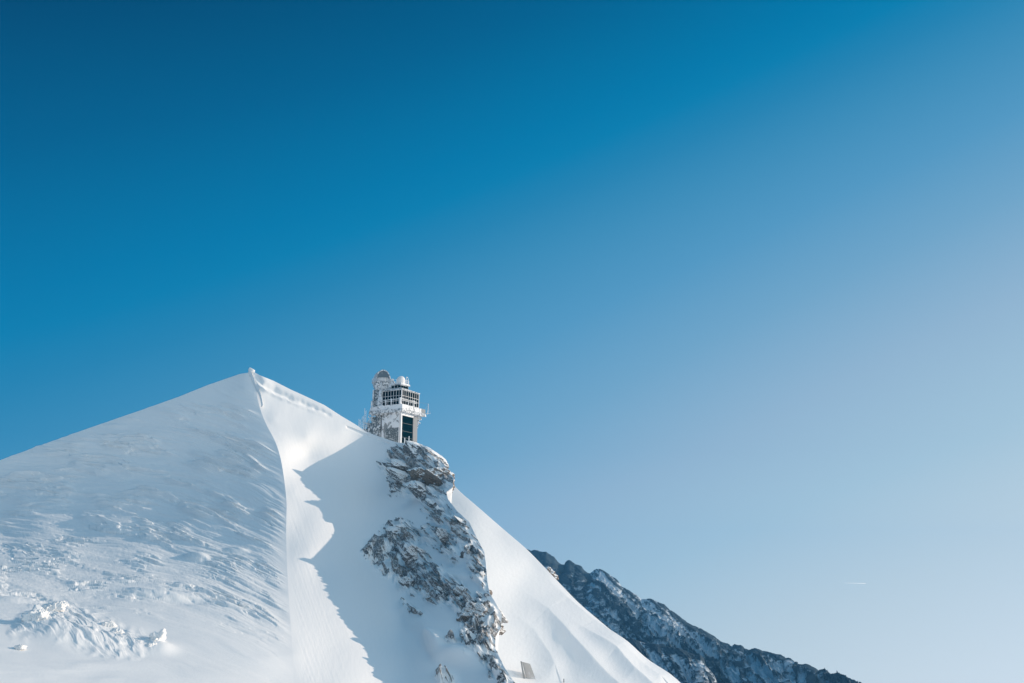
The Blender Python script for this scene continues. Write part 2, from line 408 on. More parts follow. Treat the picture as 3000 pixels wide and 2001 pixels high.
for _ in range(2): yy_[1:-1] = (yy_[:-2] + 2 * yy_[1:-1] + yy_[2:]) / 4
def K3(t): 
    p = polyline(KPX, t); return np.concatenate([p, np.interp(t, tt_, yy_)[..., None]], -1)
print('crest', [(round(float(a), 2), round(float(b))) for a, b in zip(*kfit)])

# ------------------------------------------------------------------ left snow slope
SLOPE_SKY = [(-800, 1610, 324.9), (-684, 1573, 324.8), (-569, 1537, 311.6), (-454, 1501, 278.3), (-339, 1463, 274.5), (-225, 1423, 265.0), (-111, 1384, 263.4), (2, 1344, 264.9), (115, 1301, 267.5), (229, 1261, 269.0), (342, 1220, 271.2), (456, 1180, 273.4), (569, 1137, 276.1), (682, 1095, 278.7)]
SLOPE_IN = [(-800, 2450, 55.0), (-300, 2450, 69.7), (200, 2450, 77.8), (600, 2450, 89.1), (0, 2001, 106.1), (300, 2001, 113.9), (600, 2001, 123.4), (-500, 2001, 106.9), (0, 1850, 126.2), (330, 1850, 137.0), (620, 1850, 147.1), (0, 1700, 165.9), (350, 1700, 173.7), (650, 1700, 179.9), (-400, 1700, 154.1), (0, 1560, 223.8), (250, 1560, 219.4), (500, 1560, 215.9), (700, 1560, 213.3), (-400, 1600, 329.9), (0, 1450, 253.0), (300, 1430, 249.5), (550, 1400, 248.1), (740, 1400, 243.4), (760, 1850, 153.3), (770, 2001, 130.7), (760, 1700, 183.1), (250, 1330, 262.4), (500, 1300, 261.4), (700, 1260, 262.0), (660, 1180, 270.1)]
BOWL_IN = [(800, 1150, 274.4), (800, 1230, 264.8), (850, 1200, 272.0), (850, 1290, 260.9), (900, 1200, 275.2), (900, 1280, 265.3), (950, 1240, 273.5), (950, 1300, 267.9), (1000, 1260, 274.6), (865, 1350, 255.8), (860, 1440, 235.7), (880, 1520, 222.7), (870, 1620, 201.8), (890, 1720, 184.5), (910, 1820, 167.9), (970, 1900, 158.7), (950, 2001, 140.9), (1060, 2001, 148.4), (960, 1800, 174.8), (930, 2120, 122.6), (770, 1120, 274.2)]
def crest_fix(f, px, py, col):
    """inverse-distance field that meets the crest line exactly at one edge column"""
    q = f(px, py); yc = 1 / np.interp(py[:, col], [c[1] for c in CREST], [c[2] for c in CREST])
    for _ in range(12): yc[1:-1] = (yc[:-2] + yc[1:-1] + yc[2:]) / 3
    e = (yc - q[:, col])[:, None]; u = np.linspace(0, 1, q.shape[1])[None, :]; u = 1 - u if col == -1 else u
    return q + e * (1 - ss(0, 0.12, u))
def back_rows(V, prof, side=(0, 1)):
    rows = []
    for (d, h) in prof: rows.append(V + np.array([side[0] * d, side[1] * d, h]))
    return np.stack(rows[::-1])
BACK = [(1.0, -0.05), (3.0, -0.6), (8, -4), (20, -14), (60, -46), (160, -120)]
def make_left():
    nr, nc = 900, 1150
    top = lambda u: polyline(SKY_L, u)
    left = lambda v: polyline([(-800, 1610), (-800, 2450)], v)
    right = lambda v: smoothline(CREST, v, 0.01)
    bot = lambda u: polyline([(-800, 2450), (880, 2450)], u)
    G = coons(lambda u: top(u)[:, :2], bot, left, lambda v: right(v)[:, :2], nr, nc)
    px, py = G[..., 0], G[..., 1]
    ctl = [tuple(q) for q in polyline(CREST, np.linspace(0, 1, 26))] + SLOPE_SKY + SLOPE_IN
    f = TPS([(a, b) for a, b, c in ctl], [1 / c for a, b, c in ctl], 1e-8)
    V = W3(px, py, 1 / crest_fix(f, px, py, -1)); V00 = V.copy()
    n = gnormals(V)
    # wind ripples (sastrugi): long axis runs across the slope, bending downhill towards the crest
    X, Y = V[..., 0], V[..., 1]
    psi = py - 0.08 * px - 0.00046 * np.maximum(px - 360, 0) ** 2
    u = (px + 14 * n2(px / 210, py / 90, 3)) * 0.8; w_ = psi + 9 * n2(px / 240, py / 70, 4) + 1.6 * n2(px / 60, py / 25, 5)
    def sharp(q, k=0.25): return np.where(q > 0, np.abs(q) ** 0.8, q * k)
    big = fbm2(u / 300, w_ / 55, 3, 11)
    s1 = sharp(n2(u / 130, w_ / 12, 21)); s2 = sharp(n2(u / 62, w_ / 6.0, 31)); s3 = sharp(n2(u / 30, w_ / 3.6, 41)); s4 = n2(u / 9, w_ / 3.0, 51)
    led = ss(-0.02, 0.04, n2(u / 150, w_ / 19, 81) + 0.12 * n2(u / 26, w_ / 6, 82)) + 0.7 * ss(-0.02, 0.04, n2(u / 80, w_ / 10, 83) + 0.14 * n2(u / 16, w_ / 5, 84))
    band = 0.35 + 0.75 * ss(1280, 1420, py)
    dens = 0.20 + 0.80 * ss(-0.2, 0.34, fbm2(px / 200 + 9, w_ / 50, 2, 61))
    zone = ss(1850, 1700, w_ + 0.10 * px) * (0.32 + 0.68 * ss(1150, 1330, py)); zone2 = 0.04 + 0.96 * zone
    low = 1 - 0.62 * ss(1500, 1620, py); pits = -ss(0.16, 0.34, n2(u / 62 + 5, w_ / 6.5, 85) + 0.15 * n2(u / 14, w_ / 4, 86)) - 0.7 * ss(0.2, 0.36, n2(u / 34, w_ / 4.2, 87) + 0.15 * n2(u / 9, w_ / 3, 88))
    d = zone2 * dens * 0.26 * pits * ss(1480, 1580, py) + 0.40 * big * (0.35 + 0.65 * zone) + low * zone2 * dens * (1 + 0.35 * ss(1460, 1260, py)) * (0.74 * s1 + 0.48 * s2 + band * (0.22 * s3 + 0.045 * s4) + 0.42 * led)
    d += 0.010 * fbm2(px / 9, py / 6, 3, 71) * (0.3 + zone)
    # individual drifts and hollows near the foot
    def dome(cx, cy, wx, wy, h, sh=0.0, p=1.0):
        q = ((px - cx - sh * (py - cy)) / wx) ** 2 + ((py - cy) / wy) ** 2
        return h * np.exp(-q ** p)
    d += dome(575, 1632, 34, 9, 1.0, 1.2, 1.6) + dome(690, 1612, 30, 7, 0.6, 1.5, 1.6)
    d += dome(430, 1738, 60, 10, 0.55, 2.0, 1.6) + dome(530, 1748, 60, 9, 0.5, 2.2, 1.6) - dome(560, 1762, 70, 8, 0.35, 2.2)
    d += dome(150, 1850, 60, 42, 1.0, 0.8) + dome(250, 1870, 62, 22, 0.7, 1.8) - dome(300, 1850, 60, 11, 0.5, 1.5) + dome(470, 1900, 36, 16, 0.7, 0.5)
    d += dome(60, 1760, 60, 8, 0.35, 2.5, 1.5)
    pm = poly_sdf(px, py, [(40, 1850), (75, 1810), (150, 1768), (200, 1770), (290, 1812), (350, 1850), (465, 1882), (400, 1908), (330, 1912), (260, 1898), (200, 1872), (120, 1858)]) + 12 * n2(px / 30, py / 18, 92)
    q1 = px + 8 * n2(px / 40, py / 25, 93); q2 = py - 0.55 * px + 5 * n2(px / 30, py / 20, 94)
    led2 = ss(-0.05, 0.06, n2(q1 / 70, q2 / 17, 95)) * 0.8 + ss(-0.05, 0.06, n2(q1 / 30, q2 / 9, 96)) * 0.35
    d += ss(-30, 34, pm) * (0.30 + 0.24 * led2 + 0.03 * ridged2(q1 / 14, q2 / 7, 3, 97))
    d *= (0.15 + 0.85 * ss(0, 0.05, np.linspace(0, 1, nr)))[:, None]
    V = V + n * d[..., None]
    edge = ss(0.0, 0.012, np.linspace(0, 1, nc))[None, :, None]
    # keep the shared crest where it belongs
    w = ss(1.0, 0.955, np.linspace(0, 1, nc))[None, :, None] ** 0.7; V = V00 * (1 - w) + V * w
    B = back_rows(V[0], BACK)
    A = np.concatenate([B, V], 0)
    o = new_mesh_obj('left_snow_slope', A, grid_faces(A.shape[0], nc), M['snow'])
    return tag(o, kind='structure'), f, V
left_o, fL, VL = make_left()

# ------------------------------------------------------------------ snow bowl and rocky flank
ROCK1 = [(1160, 1300), (1250, 1305), (1300, 1355), (1340, 1400), (1330, 1440), (1300, 1450), (1297, 1480), (1330, 1500), (1375, 1535), (1405, 1580), (1430, 1620), (1436, 1700),
         (1440, 1740), (1425, 1745), (1390, 1700), (1370, 1640), (1340, 1590), (1305, 1545), (1270, 1530), (1245, 1495), (1235, 1470), (1190, 1450), (1150, 1450), (1150, 1428), (1135, 1395), (1108, 1362), (1135, 1345)]
ROCK2 = [(1140, 1540), (1180, 1532), (1225, 1545), (1290, 1550), (1330, 1585), (1345, 1640), (1330, 1640), (1290, 1605), (1240, 1590), (1225, 1600), (1260, 1640), (1280, 1660), (1330, 1700), (1370, 1745), (1430, 1770), (1490, 1812),
         (1480, 1850), (1452, 1870), (1455, 1900), (1475, 1950), (1515, 2005), (1480, 2010), (1440, 1975), (1400, 1925), (1368, 1920), (1352, 1860), (1345, 1800), (1325, 1775), (1262, 1762), (1235, 1740), (1205, 1738), (1170, 1725), (1150, 1690),
         (1120, 1690), (1100, 1665), (1075, 1640), (1065, 1620), (1085, 1585)]
ROCK3 = [(1180, 1765), (1215, 1785), (1230, 1800), (1205, 1800), (1190, 1780)]
ROCK4 = [(1285, 1975), (1320, 1990), (1330, 2010), (1290, 2010)]
ROCK5 = [(1300, 1875), (1328, 1876), (1332, 1884), (1302, 1884)]
def make_bowl():
    nr, nc = 1000, 900
    kk = np.linspace(0, 1, 40)
    right = lambda v: K3(v)[:, :2]; left = lambda v: smoothline(CREST, v, 0.01)[:, :2]
    G = coons(lambda u: polyline(SKY_M, u)[:, :2], lambda u: polyline([(880, 2450), (1750, 2450)], u), left, right, nr, nc)
    px, py = G[..., 0], G[..., 1]
    ctl = [tuple(q) for q in polyline(CREST, np.linspace(0, 1, 30))] + [tuple(q) for q in polyline(SKY_M, np.linspace(0.04, 1, 14))] + [tuple(q) for q in K3(np.linspace(0.05, 1, 26))]
    ctl += SHADOW + BOWL_IN
    ctl += [(1000, 1400, 258), (1100, 1450, 255), (1060, 1520, 240), (1060, 1620, 219), (1120, 1700, 206), (1100, 1800, 187), (1180, 1840, 184), (1205, 1930, 166), (1255, 1892, 165), (1295, 1955, 158), (1245, 1995, 154), (1350, 1990, 153), (1200, 2100, 143), (1300, 2450, 108)]
    f = TPS([(a, b) for a, b, c in ctl], [1 / c for a, b, c in ctl], 2e-7)
    V0 = W3(px, py, 1 / crest_fix(f, px, py, 0)); n = gnormals(V0); X, Y, Z = V0[..., 0], V0[..., 1], V0[..., 2]
    wob = 7 * n2(px / 26, py / 22, 5) + 4 * n2(px / 9, py / 8, 6)
    sd = np.maximum.reduce([poly_sdf(px, py, p) for p in (ROCK1, ROCK2, ROCK3, ROCK4, ROCK5)]) + wob
    rock = ss(-9, 9, sd)
    # strata dip to the lower right; snow packs the hollows between the rock bands
    a = px + 5 * n2(px / 18, py / 18, 8); b = py - 0.62 * px + 5 * n2(px / 24, py / 24, 10)
    strat = ridged2(a / 90, b / 26, 3, 15, 0.55)
    pat = fbm2(a / 36, b / 15.0, 4, 25, 0.58) + 0.4 * fbm2(px / 70, py / 55, 2, 27)
    blk = fbm2(px / 40, py / 36, 3, 35, 0.5)
    rockf = ss(-0.10, 0.16, pat + ss(-14, 34, sd) * 0.62 - 0.52 + 0.0 * strat) * ss(-16, -4, sd)
    drk = rock * (0.45 * strat + 1.25 * blk) + 0.42 * rockf + rock * 0.30 * pat
    # lit snow aprons between the rock bands bulge outwards
    snow = 0.14 * n2(px / 160, py / 150, 45) + 0.25 * fbm2(px / 120, py / 100, 2, 46) * ss(-60, 0, sd) + 0.008 * fbm2(px / 12, py / 22, 3, 55)
    flute = 0.012 * n2((px - 0.35 * py) / 7, py / 160, 66) * ss(1080, 900, px) * ss(1150, 1350, py)
    d = drk + snow + flute
    # trench and broken lip below the skyline next to the summit
    TR = [(738, 1096), (775, 1124), (815, 1147), (860, 1168), (905, 1186), (950, 1205), (975, 1222)]
    dd, tt, sg = line_dist(px, py, TR)
    dd = dd + 2.0 * n2(px / 16, py / 24, 77); wid = 10 * (1 - 0.55 * tt)
    d += -1.15 * np.exp(-(dd / wid) ** 2) * (1 - 0.6 * tt) * (0.85 + 0.45 * ss(0.3, 0.6, tt) * n2(px / 19, py / 40, 78)) * ss(1.0, 0.9, tt) * ss(0.0, 0.06, tt)
    d += 0.5 * np.exp(-((dd - 17 + 6 * tt) / 5) ** 2) * (1 - tt) * (sg > 0)
    # dip where the shadowed slope runs under the skyline lip
    L2 = [(1022, 1250), (1080, 1273), (1135, 1295)]
    d2, t2, s2 = line_dist(px, py, L2); d -= 0.35 * np.exp(-((d2 - 3) / 4) ** 2) * (s2 > 0)
    # scattered small hollows on the lower apron
    for (cx, cy, wx, wy, h) in [(1340, 1925, 60, 26, 1.6), (1275, 1880, 24, 26, 1.2), (1255, 1860, 14, 12, 0.8), (1300, 1990, 26, 20, 1.2), (1190, 1790, 30, 18, 0.9), (1245, 1905, 26, 34, -0.9),
                                (1310, 1650, 40, 12, -0.8), (1330, 1690, 60, 10, 0.6), (1280, 1560, 40, 10, 0.7), (1230, 1830, 50, 16, 0.5)]:
        d += h * np.exp(-(((px - cx - 0.3 * (py - cy)) / wx) ** 2 + ((py - cy) / wy) ** 2))
    ui = np.linspace(0, 1, nc)[None, :]; vi = np.linspace(0, 1, nr)[:, None]
    w = ss(0, 0.05, ui) * (0.25 + 0.75 * ss(0, 0.03, vi)) * (0.12 + 0.88 * ss(1.0, 0.955, ui))
    V = V0 + n * (d * w)[..., None]
    # broken cornice edge on the shared crest
    crest_w = np.exp(-(ui / 0.012) ** 2) * ss(1700, 1500, py)
    # skirts: behind the skyline, behind the rock crest
    kr = [(1.0, -0.2), (3, -1.5), (6, -6), (12, -16), (30, -45)]
    cols = [V[:, -1] + np.array([-0.15 * q, q, h]) for (q, h) in kr]
    V2 = np.concatenate([V] + [c[:, None] for c in cols], 1)
    B = back_rows(V2[0], BACK); A = np.concatenate([B, V2], 0)
    rk = np.zeros(A.shape[:2]); rk[len(BACK):, :nc] = rockf; rk[len(BACK):, nc:] = 0.0
    o = new_mesh_obj('rock_ridge', A, grid_faces(A.shape[0], A.shape[1]), M['ridge']); attr(o, 'rock', rk)
    return tag(o, kind='structure'), f
bowl_o, fB = make_bowl()

# ------------------------------------------------------------------ right snowfield
SKY_R = [(1120, 1335, 300), (1195, 1322, 298), (1215, 1290, 297), (1228, 1288, 296), (1262, 1318, 294), (1300, 1372, 291), (1345, 1432, 288), (1400, 1478, 284), (1470, 1540, 279), (1550, 1608, 272), (1620, 1682, 265), (1700, 1766, 257), (1800, 1850, 247), (1900, 1930, 238), (2000, 2005, 229), (2200, 2150, 212), (2550, 2450, 190)]
def make_right():
    nr, nc = 700, 900
    top = lambda u: smoothline(SKY_R, u, 0.01)[:, :2]
    left = lambda v: polyline([(1120, 1335), (1150, 1500), (1180, 2450)], v)
    G = coons(top, lambda u: polyline([(1180, 2450), (2550, 2450)], u), left, lambda v: polyline([(2550, 2450), (2550, 2451)], v), nr, nc)
    px, py = G[..., 0], G[..., 1]
    ctl = SKY_R + [(1150, 1500, 285), (1180, 2450, 128), (1600, 2450, 135), (2000, 2450, 158), (1400, 1600, 262), (1450, 1750, 243), (1500, 1850, 226), (1550, 1960, 207), (1700, 2001, 205),
                   (1600, 1750, 254), (1700, 1880, 234), (1300, 1500, 281), (1300, 2001, 195), (1450, 2001, 196)]
    f = TPS([q[:2] for q in ctl], [1 / q[2] for q in ctl], 1e-7)
    V0 = W3(px, py, 1 / f(px, py)); n = gnormals(V0)
    d = 0.6 * fbm2(px / 230, py / 230, 2, 5) + 0.02 * fbm2(px / 10, py / 10, 3, 7)
    # diagonal wind ribs with a steep shaded left side
    def rib(pts, h, wl, wr):
        dd, tt, sg = line_dist(px, py, pts); g = ss(0, 0.55, tt)
        return h * g * np.where(sg > 0, np.exp(-(dd / wl) ** 1.3), np.exp(-(dd / wr) ** 1.3))
    d += rib([(1500, 1690), (1600, 1800), (1660, 1895), (1765, 2010), (1900, 2150)], 3.0, 34, 75)
    d += rib([(1640, 1820), (1720, 1885), (1790, 1945), (1840, 2010), (1950, 2120)], 2.5, 26, 70)
    d += rib([(1470, 1760), (1560, 1850), (1610, 1930), (1622, 1955)], 1.0, 30, 40)
    d += rib([(1720, 1850), (1850, 1960), (1920, 2020)], 0.8, 26, 50)
    w = ss(0, 0.05, np.linspace(0, 1, nr))[:, None]
    V = V0 + n * (d * w)[..., None]
    B = back_rows(V[0], [(0.8, -0.1), (2.5, -0.8), (8, -5), (20, -16), (60, -60), (160, -170)], (-0.05, 1))
    A = np.concatenate([B, V], 0)
    o = new_mesh_obj('right_snowfield', A, grid_faces(A.shape[0], nc), M['snow_soft'])
    return tag(o, kind='structure'), f
right_o, fR = make_right()

# ------------------------------------------------------------------ far mountain ridge, spur and glacier
FAR = [(1380, 1560), (1480, 1585), (1555, 1616), (1566, 1614), (1580, 1618), (1590, 1619), (1600, 1619), (1608, 1625), (1622, 1634), (1636, 1652), (1645, 1656), (1655, 1657), (1660, 1646), (1668, 1644), (1685, 1655), (1702, 1660), (1710, 1672), (1722, 1680), (1728, 1681), (1737, 1673),
       (1747, 1667), (1757, 1668), (1770, 1675), (1786, 1686), (1803, 1698), (1812, 1707), (1822, 1721), (1845, 1733), (1862, 1742), (1880, 1756), (1905, 1755), (1920, 1761), (1945, 1772), (1960, 1787), (1985, 1806), (2010, 1825), (2035, 1836), (2060, 1848), (2090, 1866),
       (2110, 1882), (2145, 1893), (2152, 1891), (2170, 1895), (2180, 1904), (2195, 1908), (2212, 1903), (2240, 1909), (2260, 1916), (2285, 1922), (2300, 1929), (2315, 1930), (2335, 1946), (2352, 1950), (2360, 1948), (2385, 1962), (2400, 1973), (2420, 1971), (2440, 1980), (2465, 1983), (2490, 1993), (2520, 2010), (2620, 2055), (3000, 2200)]
def far_sheet(name, sky, Yt, Yb, ybot, mat, amp, seed, nr=420, nc=1100, slant=1.05, turn=-0.42):
    u = np.linspace(0, 1, nc); T = polyline(sky, u); v = np.linspace(0, 1, nr)[:, None]
    px = T[None, :, 0] + 0 * v; py = T[None, :, 1] + (ybot - T[None, :, 1]) * v
    q = (1 / Yt + (1 / Yb - 1 / Yt) * v ** 0.9) / (1 + turn * (px - 1550) / 1000)
    V0 = W3(px, py, 1 / q); n = gnormals(V0)
    # couloirs run down to the right; a across them, b along them
    dpx = px - (py - 1600) / slant; a = dpx + 8 * n2(px / 60, py / 60, seed + 1)
    rib = ridged2(a / 70, py / 700, 2, seed + 2, 0.5); rib2 = ridged2(a / 22, py / 240, 3, seed + 3, 0.55)
    tex = fbm2(px / 13, py / 13, 4, seed + 4, 0.65)
    d = amp * (1.0 * rib + 0.42 * rib2 + 0.28 * tex)
    w = 0.12 + 0.88 * ss(0, 0.10, v)
    V = V0 + n * (d * w)[..., None]
    # snow lies in the couloirs and on ledges
    rk = -0.14 + 0.45 * (1 - ss(0.0, 0.07, v)) + 0.42 * rib + 0.30 * rib2 + 0.26 * tex
    B = back_rows(V[0], [(3, -1), (15, -12), (60, -60), (250, -260)]); A = np.concatenate([B, V], 0)
    r2 = np.zeros(A.shape[:2]); r2[4:] = rk; r2[:4] = rk[0]
    o = new_mesh_obj(name, A, grid_faces(A.shape[0], nc), mat); attr(o, 'rock', r2)
    return tag(o, kind='structure')
def far_mat(name, rock, snow, bs):
    m, t, b = mat_base(name); v = objco(t); b.inputs['Roughness'].default_value = 0.85; b.inputs['Specular IOR Level'].default_value = 0.2
    a = N(t, 'ShaderNodeAttribute'); a.attribute_name = 'rock'
    n1 = noise(t, 0.16, 6, 0.75, v, 0.3); n2_ = noise(t, 0.03, 4, 0.6, v)
    k = math_(t, 'ADD', a.outputs['Fac'], math_(t, 'MULTIPLY_ADD', n1, 1.2, -0.6)); k = math_(t, 'ADD', k, math_(t, 'MULTIPLY_ADD', n2_, 0.8, -0.4))
    f = mapr(t, k, 0.34, 0.66)
    t.links.new(mixc(t, f, snow, mixc(t, n1, rock, tuple(c * 1.8 for c in rock))), b.inputs['Base Color'])
    t.links.new(bump(t, n1, 0.8, bs), b.inputs['Normal']); return m
M['far'] = far_mat('distant rock and snow', (0.035, 0.06, 0.08), (0.62, 0.68, 0.73), 3.0)
far_o = far_sheet('far_ridge', FAR, 1500, 1000, 2500, M['far'], 9.0, 200)
SPUR = [(1500, 1850), (1700, 1850), (1800, 1868), (1850, 1874), (1895, 1886), (1920, 1888), (1950, 1896), (1975, 1899), (2000, 1906), (2030, 1918), (2052, 1922), (2060, 1932), (2066, 1950), (2080, 1965), (2092, 1980), (2100, 2001), (2112, 2060), (2140, 2200)]
spur_o = far_sheet('rock_spur', SPUR, 900, 640, 2500, M['far'], 4.0, 300, 300, 700, 1.6)
GL = [(1950, 1960), (2070, 1952), (2090, 1966), (2120, 1976), (2160, 1986), (2200, 1998), (2260, 2015), (2400, 2050), (2900, 2200)]
def make_glacier():
    nc, nr = 300, 120; u = np.linspace(0, 1, nc); T = smoothline(GL, u); v = np.linspace(0, 1, nr)[:, None]
    px = T[None, :, 0] + 0 * v; py = T[None, :, 1] + (2500 - T[None, :, 1]) * v
    V = W3(px, py, 1 / (1 / 1090 + (1 / 560 - 1 / 1090) * v)); n = gnormals(V); V = V + n * (2.0 * fbm2(px / 60, py / 40, 3, 9))[..., None]
    B = back_rows(V[0], [(5, -3), (40, -40)]); A = np.concatenate([B, V], 0)
    return tag(new_mesh_obj('glacier', A, grid_faces(A.shape[0], nc), M['snow_soft']), kind='structure')
make_glacier()

# ------------------------------------------------------------------ observatory on the summit
YB = 290.0
def build_observatory():
    O = W3(1176.5, 1183.5, YB)                       # foot of the glass hall at its near corner
    root = empty('observatory', Vector(O), R(61)); root.scale = (1.028,) * 3
    tag(root, 'rime-covered mountain observatory with domes and a glazed hall on top of the rocks', 'observatory')
    rng = random.Random(4)
    def part(mb, name, mat, parent=root, **kw): return mb.build(name, mat, parent, **kw)
    # lower tower, standing in the rock
    WX, LY = 8.3, 7.7
    part(MB().box((0.35, 0.35, -19), (WX, LY, -2.2)), 'tower', M['rime_wall'])
    m = MB().box((-0.02, -0.02, -16.5), (0.33, 0.33, -2.3)); m.box((0.0, 0.6, -16.5), (0.345, 0.85, -2.3)); part(m, 'corner_pilaster', M['white_metal'])
    part(MB().box((0.12, 0.9, -10.6), (0.345, 6.9, -2.5)), 'rimed_panel', M['rime_wall'], cut=0.6, rough=0.05, rs=0.8)
    part(MB().box((0.20, 0.87, -19), (0.348, 7.0, -10.62)).box((0.15, 5.5, -10.6), (0.349, 7.2, -6.7)).box((0.05, 0.9, -10.55), (0.35, 5.4, -6.7)), 'shingle_cladding', M['shingle'])
    part(MB().box((0.05, 7.0, -12.0), (0.34, 7.12, -2.6)), 'seam', M['dark'])
    # tall dark window on the sunny side
    part(MB().box((0.55, 0.22, -18.5), (6.1, 0.34, -3.2)), 'tall_window', M['glass'])
    g = MB()
    for z in (-5.3, -7.6, -9.4, -10.9, -12.5, -14.3): g.box((0.55, 0.19, z - 0.035), (6.1, 0.215, z + 0.035))
    for x in (2.35, 4.3): g.box((x - 0.03, 0.185, -18), (x + 0.03, 0.212, -10.9))
    part(g, 'glazing_bar', plain('dark window bar', (0.10, 0.14, 0.15), 0.5), root)
    part(MB().box((6.15, 0.05, -19), (WX + 0.02, 0.34, -2.4)), 'concrete_pier', M['concrete'])
    part(MB().box((0.4, 0.02, -3.15), (6.14, 0.34, -2.3)), 'lintel', M['white_metal'])
    part(MB().tube((0.45, 0.05, -16.4), (0.45, 0.05, -2.4), 0.08), 'downpipe', M['white_metal'])
    part(MB().box((1.0, -0.1, -15.4), (1.12, 0.02, -12)).box((1.5, -0.12, -15.2), (1.62, 0.0, -11.3)).box((0.7, -0.1, -12.9), (1.9, 0.0, -12.75)).box((0.8, -0.1, -14.1), (1.3, 0.0, -13.95)), 'door_frame', M['white_metal'])
    # terrace
    part(MB().box((-0.9, -0.9, -2.25), (11.2, 10.8, -1.45)), 'terrace_slab', M['rime'], cut=0.3, rough=0.16, rs=0.4)
    part(MB().box((-0.75, -0.78, -1.5), (8.9, 10.4, -0.12)), 'terrace_parapet', M['rime_dense'], cut=0.25, rough=0.14, rs=0.35)
    part(MB().box((8.95, -0.78, -1.5), (11.1, -0.70, -0.1)).box((11.02, -0.69, -1.5), (11.1, 9, -0.1)), 'side_parapet', M['concrete'])
    br = MB()
    for y in np.arange(0.3, 10, 1.6): part(MB().box((-0.85, y, -2.75), (0.3, y + 0.18, -2.27)), 'bracket', M['rime_dense'])
    for x in np.arange(1.1, 9, 1.6): part(MB().box((x, -0.85, -2.6), (x + 0.18, 0.3, -2.27)), 'bracket', M['rime_dense'])
    
    ri = MB()
    for k in range(26):
        x = 8.4 + rng.random() * 1.8; y = rng.uniform(-0.4, 3); z = -2.4 - rng.random() * 3.2 * (1 - (x - 8.4) / 2.2)
        ri.tube((x, y, z), (x - 0.3, y, z - 0.5), 0.25, 0.06, 6)
    for k in range(12): ri.tube((8.35, 0.6, -2.5 - 0.35 * k), (10.1 - 0.14 * k + rng.uniform(-.3, .3), 0.3, -2.6 - 0.35 * k), 0.16, 0.08, 6)
    part(ri, 'icicle_bracing', M['rime'])
    # railing
    def post(x, y, r, h, name='railing_post'):
        part(MB().tube((x, y, -0.2), (x, y, h), r, r * 0.85, 9, 0.22, rng, 7), name, M['rime_dense'], smooth=True)
    for (x, y, r, h) in [(-0.75, 0.0, 0.30, 1.8), (-0.75, 3.1, 0.22, 1.7), (-0.75, 5.0, 0.14, 1.45), (-0.75, 7.6, 0.12, 1.4), (-0.75, 10.2, 0.16, 1.6), (2.3, -0.75, 0.12, 1.5), (5.0, -0.75, 0.15, 1.8)]: post(x, y, r, h)
    def rail(a, b): part(MB().tube(a, b, 0.075, 0.075, 6, 0.3, rng, 14), 'rail', M['rime_dense'])
    for z in (1.48, 0.95): rail((-0.75, 0, z), (-0.75, 10.3, z - 0.05))
    rail((-0.75, -0.75, 1.45), (6.4, -0.75, 1.45)); rail((-0.75, -0.75, 0.95), (6.4, -0.75, 0.95))
    # glazed hall
    HX, HY, HT = 9.0, 7.0, 4.3
    part(MB().box((0.35, 0.35, -0.1), (HX - 0.3, HY - 0.3, HT + 0.05)), 'hall_core', plain('dim interior', (0.02, 0.03, 0.035), 0.8))
    rows = [(0.05, 1.45), (1.65, 2.55), (2.7, 4.15)]
    ny = 7; sy = (HY - 0.25) / ny
    for k in range(ny):
        for (a, b) in rows: part(MB().box((0.16, 0.12 + k * sy + 0.06, a), (0.24, 0.12 + (k + 1) * sy - 0.06, b)), 'window', M['glass'])
    nx = 8; sx_ = (HX - 0.25) / nx
    for k in range(nx):
        for (a, b) in rows: part(MB().box((0.12 + k * sx_ + 0.06, 0.16, a), (0.12 + (k + 1) * sx_ - 0.06, 0.24, b)), 'window', M['glass'])
    f = MB()
    for k in range(ny + 1): f.box((0.115, 0.12 + k * sy - 0.05, -0.1), (0.27, 0.12 + k * sy + 0.05, HT))
    for z in (0.0, 1.55, 2.62, 4.2): f.box((0.125, 0.1, z - 0.045), (0.26, HY, z + 0.045))
    for k in range(nx + 1): f.box((0.12 + k * sx_ - 0.04, 0.115, -0.1), (0.12 + k * sx_ + 0.04, 0.268, HT))
    for z in (0.0, 1.553, 2.622, 4.203): f.box((0.13, 0.123, z - 0.045), (HX, 0.262, z + 0.045))
    f.box((HX - 0.25, 0.05, -3.2), (HX - 0.08, 0.22, HT + 0.1)); f.box((0.0, 0.0, -0.15), (0.22, 0.22, HT + 0.1))
    part(f, 'window_frame', M['white_metal'])
    # sloping roof, upper lantern, roof slab
    LX0, LX1, LY0, LY1, LZ = 1.9, 6.0, 1.7, 5.6, 5.25
    v = [(-0.1, -0.1, HT), (HX + 0.1, -0.1, HT), (HX + 0.1, HY + 0.1, HT), (-0.1, HY + 0.1, HT), (-0.1, -0.1, HT + 0.18), (HX + 0.1, -0.1, HT + 0.18), (HX + 0.1, HY + 0.1, HT + 0.18), (-0.1, HY + 0.1, HT + 0.18),
         (LX0, LY0, LZ), (LX1, LY0, LZ), (LX1, LY1, LZ), (LX0, LY1, LZ)]
    part(MB().add(v, [(0, 3, 2, 1), (0, 1, 5, 4), (1, 2, 6, 5), (2, 3, 7, 6), (3, 0, 4, 7), (4, 5, 9, 8), (5, 6, 10, 9), (6, 7, 11, 10), (7, 4, 8, 11), (8, 9, 10, 11)]), 'roof', M['rime'], cut=0.6, rough=0.06, rs=0.6)
    part(MB().box((LX0 + 0.2, LY0 + 0.2, LZ - 0.3), (LX1 - 0.1, LY1 - 0.1, 6.35)), 'lantern', M['rime_wall'])
